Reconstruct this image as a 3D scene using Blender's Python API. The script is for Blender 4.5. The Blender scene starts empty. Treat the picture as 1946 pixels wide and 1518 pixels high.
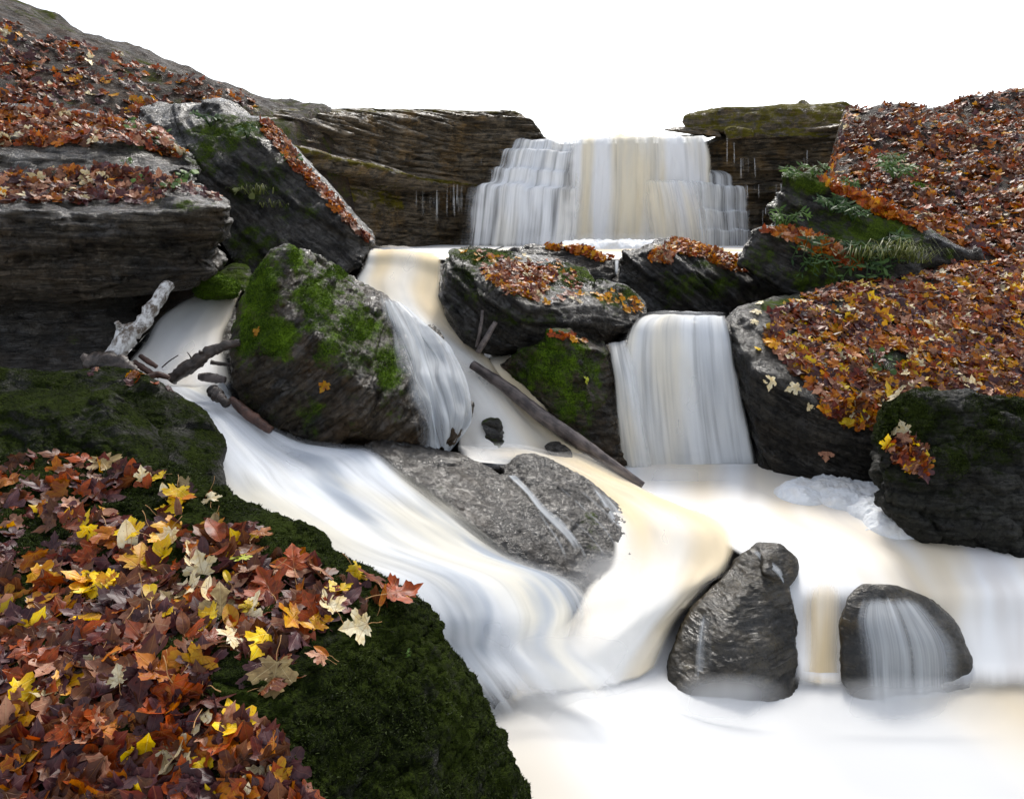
import bpy, bmesh, math, random
import numpy as np
from mathutils import Vector, Matrix
from mathutils.bvhtree import BVHTree

random.seed(7)
SC = bpy.context.scene
COL = SC.collection
# ------------------------------------------------------------------ camera
W0, H0, FPX = 1946.0, 1518.0, 1296.0
PITCH = math.radians(14.2)
CZ = 3.0
CP, SP = math.cos(PITCH), math.sin(PITCH)
CAM = Vector((0, 0, CZ))

def ray(px, py):
    u = (px - W0 / 2) / FPX
    v = (H0 / 2 - py) / FPX
    return Vector((u, CP + v * SP, -SP + v * CP))

def P(px, py, Y):
    """world point seen at photo pixel px,py, Y metres ahead of the camera"""
    d = ray(px, py)
    return CAM + d * (Y / d.y)

cam_d = bpy.data.cameras.new('camera')
cam = bpy.data.objects.new('camera', cam_d)
COL.objects.link(cam)
cam.location = CAM
cam.rotation_euler = (math.pi / 2 - PITCH, 0, 0)
cam_d.sensor_width = 36
cam_d.lens = 36 * FPX / W0
cam_d.clip_end = 3000
cam_d.clip_start = 0.05
SC.camera = cam

# ------------------------------------------------------------------ light
SUN_EL, SUN_AZ = math.radians(46), math.radians(10)     # azimuth from +Y towards +X
wd = bpy.data.worlds.new('World')
SC.world = wd
wd.use_nodes = True
nt = wd.node_tree
nt.nodes.clear()
sky = nt.nodes.new('ShaderNodeTexSky')
sky.sky_type = 'NISHITA'
sky.sun_disc = False
sky.sun_elevation = SUN_EL
sky.sun_rotation = SUN_AZ
sky.air_density = 1.0
sky.dust_density = 2.0
sky.ozone_density = 1.0
hs = nt.nodes.new('ShaderNodeHueSaturation')
hs.inputs['Saturation'].default_value = 0.35
bg = nt.nodes.new('ShaderNodeBackground')
bg.inputs['Strength'].default_value = 0.15
wo = nt.nodes.new('ShaderNodeOutputWorld')
nt.links.new(sky.outputs[0], hs.inputs['Color'])
nt.links.new(hs.outputs[0], bg.inputs['Color'])
nt.links.new(bg.outputs[0], wo.inputs['Surface'])
sl = bpy.data.lights.new('sun', 'SUN')
sl.energy = 1.8
sl.angle = math.radians(13)
sl.color = (1.0, 0.95, 0.87)
so = bpy.data.objects.new('sun', sl)
COL.objects.link(so)
sd = Vector((math.sin(SUN_AZ) * math.cos(SUN_EL), math.cos(SUN_AZ) * math.cos(SUN_EL), math.sin(SUN_EL)))
so.rotation_euler = (-sd).to_track_quat('-Z', 'Y').to_euler()
so.location = (0, 0, 30)
SC.view_settings.view_transform = 'Standard'
SC.view_settings.look = 'None'
SC.view_settings.exposure = 0.8
SC.view_settings.gamma = 1.0
SC.render.engine = 'CYCLES'
SC.cycles.max_bounces = 8
SC.cycles.diffuse_bounces = 5
SC.cycles.transparent_max_bounces = 24
SC.cycles.caustics_reflective = False
SC.cycles.caustics_refractive = False
SC.cycles.use_denoising = True

# ------------------------------------------------------------------ numpy noise
def _hash(ix, iy, iz, seed):
    n = (ix * 374761393 + iy * 668265263 + iz * 2147483647 + seed * 1274126177) & 0xffffffff
    n = ((n ^ (n >> 13)) * 1274126177) & 0xffffffff
    n = (n ^ (n >> 16)) & 0xffffffff
    n = (n * 2246822519) & 0xffffffff
    return ((n ^ (n >> 15)) & 0xffffff) / float(0xffffff)

def vnoise(p, seed=0):
    i = np.floor(p).astype(np.int64)
    f = p - i
    f = f * f * f * (f * (f * 6 - 15) + 10)
    r = 0
    for dx in (0, 1):
        wx = f[:, 0] if dx else 1 - f[:, 0]
        for dy in (0, 1):
            wy = f[:, 1] if dy else 1 - f[:, 1]
            for dz in (0, 1):
                wz = f[:, 2] if dz else 1 - f[:, 2]
                r = r + wx * wy * wz * _hash(i[:, 0] + dx, i[:, 1] + dy, i[:, 2] + dz, seed)
    return r * 2 - 1

def fbm(p, octv=4, seed=0, gain=0.5, ridged=False):
    a, s, t = 1.0, 0.0, 0.0
    q = p.copy()
    for k in range(octv):
        n = vnoise(q, seed + k * 17)
        if ridged:
            n = 1 - 2 * np.abs(n)
        s = s + a * n
        t += a
        a *= gain
        q = q * 2.03 + 13.7
    return s / t

def cells(p, seed=0):
    """random value of the nearest jittered cell, and how near its border is"""
    i = np.floor(p).astype(np.int64)
    b1 = np.full(len(p), 1e9)
    b2 = np.full(len(p), 1e9)
    val = np.zeros(len(p))
    for dx in (-1, 0, 1):
        for dy in (-1, 0, 1):
            for dz in (-1, 0, 1):
                c = i + np.array([dx, dy, dz])
                jx = _hash(c[:, 0], c[:, 1], c[:, 2], seed)
                jy = _hash(c[:, 0], c[:, 1], c[:, 2], seed + 5)
                jz = _hash(c[:, 0], c[:, 1], c[:, 2], seed + 9)
                d = (c[:, 0] + jx - p[:, 0]) ** 2 + (c[:, 1] + jy - p[:, 1]) ** 2 + (c[:, 2] + jz - p[:, 2]) ** 2
                v = _hash(c[:, 0], c[:, 1], c[:, 2], seed + 21)
                near = d < b1
                b2 = np.where(near, b1, np.minimum(b2, d))
                val = np.where(near, v, val)
                b1 = np.where(near, d, b1)
    return val, np.sqrt(b2) - np.sqrt(b1)

# ------------------------------------------------------------------ node helpers
def new_mat(name):
    m = bpy.data.materials.new(name)
    m.use_nodes = True
    m.node_tree.nodes.clear()
    return m, m.node_tree

class N:
    def __init__(s, t):
        s.t = t
    def add(s, typ, **kw):
        n = s.t.nodes.new(typ)
        for k, v in kw.items():
            setattr(n, k, v)
        return n
    def link(s, a, b):
        s.t.links.new(a, b)
    def put(s, v, sock):
        if hasattr(v, 'is_output') or isinstance(v, bpy.types.NodeSocket):
            s.t.links.new(v, sock)
        else:
            sock.default_value = v
    def math(s, op, a, b=0.0, clamp=False):
        n = s.add('ShaderNodeMath', operation=op, use_clamp=clamp)
        s.put(a, n.inputs[0]); s.put(b, n.inputs[1])
        return n.outputs[0]
    def ramp(s, v, lo, hi, a=0.0, b=1.0, smooth=True):
        n = s.add('ShaderNodeMapRange', interpolation_type='SMOOTHSTEP' if smooth else 'LINEAR')
        s.put(v, n.inputs[0]); s.put(lo, n.inputs[1]); s.put(hi, n.inputs[2]); s.put(a, n.inputs[3]); s.put(b, n.inputs[4])
        return n.outputs[0]
    def mix(s, f, a, b):
        n = s.add('ShaderNodeMix', data_type='RGBA')
        s.put(f, n.inputs[0]); s.put(a, n.inputs[6]); s.put(b, n.inputs[7])
        return n.outputs[2]
    def noise(s, vec, scale, detail=4, rough=0.55, dist=0.0):
        n = s.add('ShaderNodeTexNoise')
        if vec is not None: s.link(vec, n.inputs['Vector'])
        n.inputs['Scale'].default_value = scale
        n.inputs['Detail'].default_value = detail
        n.inputs['Roughness'].default_value = rough
        n.inputs['Distortion'].default_value = dist
        return n.outputs['Fac']
    def mapping(s, vec, scale=(1, 1, 1), rot=(0, 0, 0), loc=(0, 0, 0)):
        n = s.add('ShaderNodeMapping')
        s.link(vec, n.inputs['Vector'])
        n.inputs['Scale'].default_value = scale
        n.inputs['Rotation'].default_value = rot
        n.inputs['Location'].default_value = loc
        return n.outputs[0]
    def attr(s, name):
        return s.add('ShaderNodeAttribute', attribute_name=name).outputs['Fac']

def C(r, g, b):
    return (r, g, b, 1)

def rock_mat(name, dark=(0.022, 0.023, 0.024), mid=(0.075, 0.072, 0.066), light=(0.16, 0.15, 0.135), brown=(0.085, 0.062, 0.038),
             brown_amt=0.4, rough=(0.22, 0.6), axis=(0, 0, 0), bump=1.0, fine=1.0, spec=0.24, wetness=0.7, moss_cols=((0.022, 0.036, 0.006), (0.085, 0.13, 0.012))):
    m, t = new_mat(name)
    n = N(t)
    co = n.add('ShaderNodeTexCoord').outputs['Object']
    cr = n.mapping(co, rot=axis)
    sv = n.mapping(cr, scale=(1.3, 1.3, 11.0))
    strat = n.noise(sv, 1.6, 6, 0.62, 0.3)
    big = n.noise(co, 1.1, 5, 0.6)
    med = n.noise(co, 6.0, 6, 0.65)
    fin = n.noise(co, 34.0 * fine, 6, 0.7)
    grit = n.noise(co, 140.0 * fine, 3, 0.6)
    f = n.math('ADD', n.math('MULTIPLY', med, 0.55), n.math('MULTIPLY', strat, 0.45))
    c = n.mix(n.ramp(f, 0.36, 0.56), C(*dark), C(*mid))
    c = n.mix(n.ramp(n.math('ADD', n.math('MULTIPLY', fin, 0.5), n.math('MULTIPLY', f, 0.5)), 0.52, 0.68), c, C(*light))
    c = n.mix(n.math('MULTIPLY', n.ramp(big, 0.48, 0.68), brown_amt), c, C(*brown))
    # fine dark specks
    c = n.mix(n.ramp(grit, 0.54, 0.64, 0, 0.7), c, C(*dark))
    # dark damp blotches, dark cracks along the bedding, pale scuffs
    c = n.mix(n.ramp(n.noise(co, 2.3, 6, 0.7, 0.3), 0.50, 0.62, 0, 0.75), c, C(dark[0] * .8, dark[1] * .8, dark[2] * .8))
    crk = n.noise(n.mapping(cr, scale=(0.9, 0.9, 16.0), loc=(3, 1, 7)), 1.3, 5, 0.65, 0.5)
    c = n.mix(n.ramp(n.math('ABSOLUTE', n.math('SUBTRACT', crk, 0.5)), 0.0, 0.022, 0.8, 0.0), c, C(dark[0] * .5, dark[1] * .5, dark[2] * .5))
    c = n.mix(n.ramp(n.noise(co, 21.0, 5, 0.75, 0.15), 0.60, 0.72, 0, 0.4), c, C(light[0] * 1.25, light[1] * 1.25, light[2] * 1.25))
    # moss: where the 'moss' attribute says, broken up by noise
    ma = n.attr('moss')
    mm = n.noise(co, 4.0, 10, 0.75)
    mk = n.ramp(n.math('ADD', ma, n.math('MULTIPLY', n.math('SUBTRACT', mm, 0.5), 2.6)), 0.30, 0.80)
    mg = n.noise(co, 60.0, 4, 0.7)
    mf = n.noise(co, 3.0, 4, 0.6)
    mc = n.mix(n.ramp(n.math('ADD', n.math('MULTIPLY', mg, 0.6), n.math('MULTIPLY', mf, 0.4)), 0.38, 0.62), C(*moss_cols[0]), C(*moss_cols[1]))
    c = n.mix(mk, c, mc)
    pit = n.noise(co, 15.0 * fine, 5, 0.75, 0.15)
    h = n.math('ADD', n.math('MULTIPLY', strat, 0.45), n.math('MULTIPLY', med, 0.35))
    h = n.math('ADD', h, n.math('MULTIPLY', n.ramp(pit, 0.30, 0.52), 0.40))
    h = n.math('ADD', h, n.math('MULTIPLY', fin, 0.42))
    h = n.math('ADD', h, n.math('MULTIPLY', grit, 0.10))
    h = n.math('ADD', h, n.ramp(n.math('ABSOLUTE', n.math('SUBTRACT', crk, 0.5)), 0.0, 0.03, -0.35, 0.0))
    h = n.math('ADD', h, n.math('MULTIPLY', mk, n.math('MULTIPLY', mg, 0.6)))
    bp = n.add('ShaderNodeBump')
    bp.inputs['Strength'].default_value = 0.8 * bump
    bp.inputs['Distance'].default_value = 0.045
    n.link(h, bp.inputs['Height'])
    b = n.add('ShaderNodeBsdfPrincipled')
    n.link(c, b.inputs['Base Color'])
    rr = n.ramp(n.math('ADD', n.math('MULTIPLY', fin, 0.5), n.math('MULTIPLY', med, 0.5)), 0.40, 0.60, rough[0] + 0.06, rough[1] + 0.12)
    rr = n.mix(mk, rr, (0.95, 0.95, 0.95, 1))
    n.link(rr, b.inputs['Roughness'])
    sp = n.math('MULTIPLY', n.math('SUBTRACT', 1.0, n.math('MULTIPLY', mk, 0.85)), spec)
    n.link(sp, b.inputs['Specular IOR Level'])
    wet = n.ramp(n.noise(co, 5.0, 6, 0.7), 0.40, 0.58, 0.15, wetness)
    # water stands on the flatter, upward faces and drains off the steep ones
    gs = n.add('ShaderNodeSeparateXYZ'); n.link(n.add('ShaderNodeNewGeometry').outputs['Normal'], gs.inputs[0])
    wet = n.math('MULTIPLY', wet, n.ramp(gs.outputs[2], 0.05, 0.55, 0.12, 1.0))
    n.link(n.math('MULTIPLY', wet, n.math('SUBTRACT', 1.0, n.math('MULTIPLY', mk, 0.9))), b.inputs['Coat Weight'])
    b.inputs['Coat Roughness'].default_value = 0.16
    b.inputs['Coat IOR'].default_value = 1.5
    n.link(bp.outputs[0], b.inputs['Coat Normal'])
    n.link(bp.outputs[0], b.inputs['Normal'])
    o = n.add('ShaderNodeOutputMaterial')
    n.link(b.outputs[0], o.inputs['Surface'])
    return m

def water_mat(name, white=(0.86, 0.88, 0.90), cream=(0.80, 0.70, 0.50), cream_amt=0.5, across=9.0, along=0.5, streak=0.55, cover=1.0, grey=(0.42, 0.46, 0.52), grey_amt=0.3, seed=0.0, trans=0.06, amax=1.0):
    """silky running water: streaks follow the flow (UV: u across, v along, in metres)"""
    m, t = new_mat(name)
    n = N(t)
    uv = n.add('ShaderNodeTexCoord').outputs['UV']
    s1 = n.noise(n.mapping(uv, scale=(across, along, 1), loc=(seed, seed * 0.7, seed)), 1.0, 3, 0.5, 0.1)
    s2 = n.noise(n.mapping(uv, scale=(across * 0.28, along * 0.55, 1), loc=(seed + 4, 2, 1)), 1.0, 2, 0.5, 0.15)
    s3 = n.noise(n.mapping(uv, scale=(across * 4.2, along * 1.0, 1), loc=(seed + 9, 5, 1)), 1.0, 2, 0.5)
    a = n.attr('a')
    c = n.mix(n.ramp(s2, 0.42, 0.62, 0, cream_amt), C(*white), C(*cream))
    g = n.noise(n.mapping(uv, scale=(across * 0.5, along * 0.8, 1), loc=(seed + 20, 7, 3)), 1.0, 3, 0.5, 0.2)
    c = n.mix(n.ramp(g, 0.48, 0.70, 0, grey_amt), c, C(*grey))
    st = n.math('ADD', n.math('MULTIPLY', s1, 0.6), n.math('ADD', n.math('MULTIPLY', s3, 0.25), n.math('MULTIPLY', s2, 0.15)))
    al = n.math('ADD', n.math('MULTIPLY', a, cover + streak), n.math('MULTIPLY', n.math('SUBTRACT', st, 0.5), 3.2 * streak))
    al = n.math('SUBTRACT', al, streak * 0.5)
    al = n.math('MULTIPLY', n.ramp(al, 0.0, 1.0), n.ramp(a, 0.0, 0.35, 0.0, amax))
    d = n.add('ShaderNodeBsdfDiffuse'); n.link(c, d.inputs['Color'])
    tr = n.add('ShaderNodeBsdfTranslucent'); n.link(c, tr.inputs['Color'])
    mx = n.add('ShaderNodeMixShader'); mx.inputs[0].default_value = trans
    n.link(d.outputs[0], mx.inputs[1]); n.link(tr.outputs[0], mx.inputs[2])
    tp = n.add('ShaderNodeBsdfTransparent')
    m2 = n.add('ShaderNodeMixShader')
    n.link(al, m2.inputs[0]); n.link(tp.outputs[0], m2.inputs[1]); n.link(mx.outputs[0], m2.inputs[2])
    o = n.add('ShaderNodeOutputMaterial')
    n.link(m2.outputs[0], o.inputs['Surface'])
    return m

def spray_mat(name, amax, seed=0.0):
    """fine spray: thin white droplets, thickest in the middle and fading to nothing"""
    m, t = new_mat(name)
    n = N(t)
    uv = n.add('ShaderNodeTexCoord').outputs['UV']
    f = n.noise(n.mapping(uv, scale=(1.5, 0.8, 1), loc=(seed, 0, 0)), 1.0, 3, 0.5)
    a = n.attr('a')
    al = n.math('MULTIPLY', n.math('MULTIPLY', a, n.ramp(f, 0.25, 0.75, 0.5, 1.0)), amax)
    d = n.add('ShaderNodeBsdfDiffuse'); d.inputs['Color'].default_value = (0.93, 0.94, 0.96, 1)
    tr = n.add('ShaderNodeBsdfTranslucent'); tr.inputs['Color'].default_value = (0.93, 0.94, 0.96, 1)
    mx = n.add('ShaderNodeMixShader'); mx.inputs[0].default_value = 0.45
    n.link(d.outputs[0], mx.inputs[1]); n.link(tr.outputs[0], mx.inputs[2])
    tp = n.add('ShaderNodeBsdfTransparent')
    m2 = n.add('ShaderNodeMixShader')
    n.link(al, m2.inputs[0]); n.link(tp.outputs[0], m2.inputs[1]); n.link(mx.outputs[0], m2.inputs[2])
    o = n.add('ShaderNodeOutputMaterial'); n.link(m2.outputs[0], o.inputs['Surface'])
    return m

def foam_mat(name):
    m, t = new_mat(name)
    n = N(t)
    co = n.add('ShaderNodeTexCoord').outputs['Object']
    f = n.noise(co, 14, 6, 0.7)
    c = n.mix(n.ramp(n.noise(co, 3, 4), 0.45, 0.7, 0, 0.5), C(0.86, 0.89, 0.93), C(0.78, 0.72, 0.62))
    bp = n.add('ShaderNodeBump'); bp.inputs['Strength'].default_value = 0.6; bp.inputs['Distance'].default_value = 0.04
    n.link(f, bp.inputs['Height'])
    d = n.add('ShaderNodeBsdfPrincipled'); n.link(c, d.inputs['Base Color'])
    d.inputs['Roughness'].default_value = 0.85
    d.inputs['Subsurface Weight'].default_value = 0.3
    d.inputs['Subsurface Radius'].default_value = (0.05, 0.05, 0.05)
    n.link(bp.outputs[0], d.inputs['Normal'])
    o = n.add('ShaderNodeOutputMaterial'); n.link(d.outputs[0], o.inputs['Surface'])
    return m

def wood_mat(name, a, b, rough=0.5, scale=(40, 40, 3)):
    m, t = new_mat(name)
    n = N(t)
    uv = n.add('ShaderNodeTexCoord').outputs['UV']
    co = n.add('ShaderNodeTexCoord').outputs['Object']
    g = n.noise(n.mapping(uv, scale=(14, 3, 1)), 1.0, 6, 0.65, 0.5)
    k = n.noise(co, 9, 5, 0.6)
    f = n.math('ADD', n.math('MULTIPLY', g, 0.5), n.math('MULTIPLY', k, 0.5))
    c = n.mix(n.ramp(f, 0.40, 0.60), C(*a), C(*b))
    bp = n.add('ShaderNodeBump'); bp.inputs['Strength'].default_value = 0.7; bp.inputs['Distance'].default_value = 0.012
    n.link(g, bp.inputs['Height'])
    d = n.add('ShaderNodeBsdfPrincipled'); n.link(c, d.inputs['Base Color'])
    d.inputs['Roughness'].default_value = rough
    n.link(bp.outputs[0], d.inputs['Normal'])
    o = n.add('ShaderNodeOutputMaterial'); n.link(d.outputs[0], o.inputs['Surface'])
    return m

def leaf_mat(name, base, blotch, vein, rough=0.45, trans=0.25):
    m, t = new_mat(name)
    n = N(t)
    uvn = n.add('ShaderNodeTexCoord')
    uv = uvn.outputs['UV']
    sx = n.add('ShaderNodeSeparateXYZ'); n.link(uv, sx.inputs[0])
    x = n.math('ABSOLUTE', n.math('SUBTRACT', sx.outputs[0], 0.5))
    y = n.math('SUBTRACT', sx.outputs[1], 0.12)
    ang = n.math('ARCTAN2', x, n.math('ADD', y, 0.001))
    rad = n.math('SQRT', n.math('ADD', n.math('MULTIPLY', x, x), n.math('MULTIPLY', y, y)))
    v = None
    for a0 in (0.0, 0.72, 1.45):
        dd = n.math('MULTIPLY', n.math('ABSOLUTE', n.math('SUBTRACT', ang, a0)), rad)
        v = dd if v is None else n.math('MINIMUM', v, dd)
    vk = n.ramp(v, 0.004, 0.014, 1.0, 0.0)
    oi = n.add('ShaderNodeObjectInfo')
    add = n.add('ShaderNodeVectorMath', operation='ADD')
    n.link(uv, add.inputs[0]); n.link(oi.outputs['Random'], add.inputs[1])
    sc = n.add('ShaderNodeVectorMath', operation='ADD')
    gm = n.add('ShaderNodeNewGeometry')
    n.link(add.outputs[0], sc.inputs[0]); n.link(gm.outputs['Random Per Island'], sc.inputs[1])
    bl = n.noise(sc.outputs[0], 3.2, 5, 0.65, 0.4)
    sp = n.noise(sc.outputs[0], 22, 4, 0.6)
    c = n.mix(n.ramp(bl, 0.40, 0.62), C(*base), C(*blotch))
    c = n.mix(n.ramp(sp, 0.60, 0.70, 0, 0.6), c, C(blotch[0] * 0.4, blotch[1] * 0.35, blotch[2] * 0.35))
    c = n.mix(n.math('MULTIPLY', vk, 0.6), c, C(*vein))
    hv = n.add('ShaderNodeHueSaturation'); n.link(c, hv.inputs['Color'])
    rnd = n.math('FRACT', n.math('ADD', n.math('MULTIPLY', oi.outputs['Random'], 7.31), n.math('MULTIPLY', gm.outputs['Random Per Island'], 3.7)))
    n.link(n.ramp(rnd, 0, 1, 0.65, 1.5, False), hv.inputs['Value'])
    hv.inputs['Saturation'].default_value = 1.08
    c = hv.outputs[0]
    bp = n.add('ShaderNodeBump'); bp.inputs['Strength'].default_value = 0.5; bp.inputs['Distance'].default_value = 0.006
    n.link(n.math('ADD', bl, n.math('MULTIPLY', vk, -0.6)), bp.inputs['Height'])
    d = n.add('ShaderNodeBsdfPrincipled'); n.link(c, d.inputs['Base Color'])
    d.inputs['Roughness'].default_value = rough
    d.inputs['Specular IOR Level'].default_value = 0.4
    n.link(bp.outputs[0], d.inputs['Normal'])
    tr = n.add('ShaderNodeBsdfTranslucent'); n.link(c, tr.inputs['Color'])
    mx = n.add('ShaderNodeMixShader'); mx.inputs[0].default_value = trans
    n.link(d.outputs[0], mx.inputs[1]); n.link(tr.outputs[0], mx.inputs[2])
    o = n.add('ShaderNodeOutputMaterial'); n.link(mx.outputs[0], o.inputs['Surface'])
    return m

def plain_leafy(name, a, b, rough=0.5, trans=0.3):
    m, t = new_mat(name)
    n = N(t)
    gm = n.add('ShaderNodeNewGeometry')
    co = n.add('ShaderNodeTexCoord').outputs['Object']
    f = n.math('ADD', n.math('MULTIPLY', gm.outputs['Random Per Island'], 0.6), n.math('MULTIPLY', n.noise(co, 8, 3), 0.4))
    c = n.mix(n.ramp(f, 0.15, 0.85), C(*a), C(*b))
    d = n.add('ShaderNodeBsdfPrincipled'); n.link(c, d.inputs['Base Color'])
    d.inputs['Roughness'].default_value = rough
    d.inputs['Specular IOR Level'].default_value = 0.3
    tr = n.add('ShaderNodeBsdfTranslucent'); n.link(c, tr.inputs['Color'])
    mx = n.add('ShaderNodeMixShader'); mx.inputs[0].default_value = trans
    n.link(d.outputs[0], mx.inputs[1]); n.link(tr.outputs[0], mx.inputs[2])
    o = n.add('ShaderNodeOutputMaterial'); n.link(mx.outputs[0], o.inputs['Surface'])
    return m

# ------------------------------------------------------------------ tagging
def tag(o, label=None, cat=None, group=None, kind=None):
    if label: o['label'] = label
    if cat: o['category'] = cat
    if group: o['group'] = group
    if kind: o['kind'] = kind
    return o

def np_mesh(name, V, Fs, mat, uv=None, attrs=None, parent=None, origin=None, smooth=True):
    """mesh object from arrays; origin moves the object's pivot"""
    V = np.asarray(V, dtype=np.float64)
    if origin is not None:
        V = V - np.array(origin)
    me = bpy.data.meshes.new(name)
    if isinstance(Fs, np.ndarray):
        k = Fs.shape[1]
        me.vertices.add(len(V)); me.vertices.foreach_set('co', V.astype(np.float32).ravel())
        me.loops.add(Fs.size); me.loops.foreach_set('vertex_index', Fs.astype(np.int32).ravel())
        me.polygons.add(len(Fs)); me.polygons.foreach_set('loop_start', np.arange(0, Fs.size, k, dtype=np.int32))
        me.update(calc_edges=True)
    else:
        me.from_pydata([tuple(v) for v in V], [], Fs)
    if smooth:
        me.polygons.foreach_set('use_smooth', np.ones(len(me.polygons), dtype=bool))
    if uv is not None:
        ul = me.uv_layers.new(name='UVMap')
        li = np.zeros(len(me.loops), dtype=np.int32)
        me.loops.foreach_get('vertex_index', li)
        ul.data.foreach_set('uv', np.asarray(uv, dtype=np.float32)[li].ravel())
    for k, v in (attrs or {}).items():
        at = me.attributes.new(k, 'FLOAT', 'POINT')
        at.data.foreach_set('value', np.asarray(v, dtype=np.float32))
    for mm in (mat if isinstance(mat, (list, tuple)) else [mat]):
        me.materials.append(mm)
    o = bpy.data.objects.new(name, me)
    COL.objects.link(o)
    if parent is not None:
        o.parent = parent
    if origin is not None:
        o.location = origin
    return o

# ------------------------------------------------------------------ rocks
def rot_to(axis):
    """3x3 whose rows are a frame with third row = axis (bedding normal)"""
    z = Vector(axis).normalized()
    x = Vector((1, 0.13, 0)).cross(z)
    x = (z.cross(x)).normalized() if x.length > 1e-4 else Vector((1, 0, 0))
    y = z.cross(x)
    return np.array([x, y, z])

def smooth_np(V, E, it, lam=0.5):
    nV = len(V)
    deg = np.bincount(E.ravel(), minlength=nV).astype(float)[:, None]
    for _ in range(it):
        S = np.zeros_like(V)
        for k in range(3):
            S[:, k] = np.bincount(E[:, 0], weights=V[E[:, 1], k], minlength=nV) + np.bincount(E[:, 1], weights=V[E[:, 0], k], minlength=nV)
        V = V + lam * (S / np.maximum(deg, 1) - V)
    return V

def normals_np(V, T):
    fn = np.cross(V[T[:, 1]] - V[T[:, 0]], V[T[:, 2]] - V[T[:, 0]])
    Nn = np.zeros_like(V)
    for k in range(3):
        for j in range(3):
            Nn[:, k] += np.bincount(T[:, j], weights=fn[:, k], minlength=len(V))
    return Nn / np.maximum(np.linalg.norm(Nn, axis=1)[:, None], 1e-9)

def proj(V):
    """photo pixels of world points"""
    d = V - np.array(CAM)
    xf = d[:, 1] * CP - d[:, 2] * SP
    up = d[:, 1] * SP + d[:, 2] * CP
    return W0 / 2 + FPX * d[:, 0] / xf, H0 / 2 - FPX * up / xf

def bed_axis(bed):
    x, y, z = Vector(bed).normalized()
    return (math.atan2(y, z), -math.atan2(x, math.hypot(y, z)), 0)
MCACHE = {}
def mat_for(spec, bed):
    """the stone of one rock, its layering turned to the rock's own dip"""
    name, kw = spec
    kw = dict(kw)
    if not name.startswith(('bedded', 'leaf', 'mossy')):
        for k, f in (('dark', (.50, .46, .42)), ('mid', (.72, .64, .54)), ('light', (1.0, .93, .84)), ('brown', (.85, .70, .50))):
            if k in kw: kw[k] = tuple(a * b for a, b in zip(kw[k], f))
    key = (name, bed)
    if key not in MCACHE:
        MCACHE[key] = rock_mat(name, **dict(kw, axis=bed_axis(bed)))
    return MCACHE[key]
BVH = {}
ROCKS = {}

def hull_points(pts, depth, shrink=0.86):
    W = [P(*p) for p in pts]
    cx = sum(p[0] for p in pts) / len(pts); cy = sum(p[1] for p in pts) / len(pts)
    ym = max(p[2] for p in pts)
    back = [P(cx + (p[0] - cx) * shrink, cy + (p[1] - cy) * shrink, ym + depth) for p in pts]
    return W + back

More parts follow.
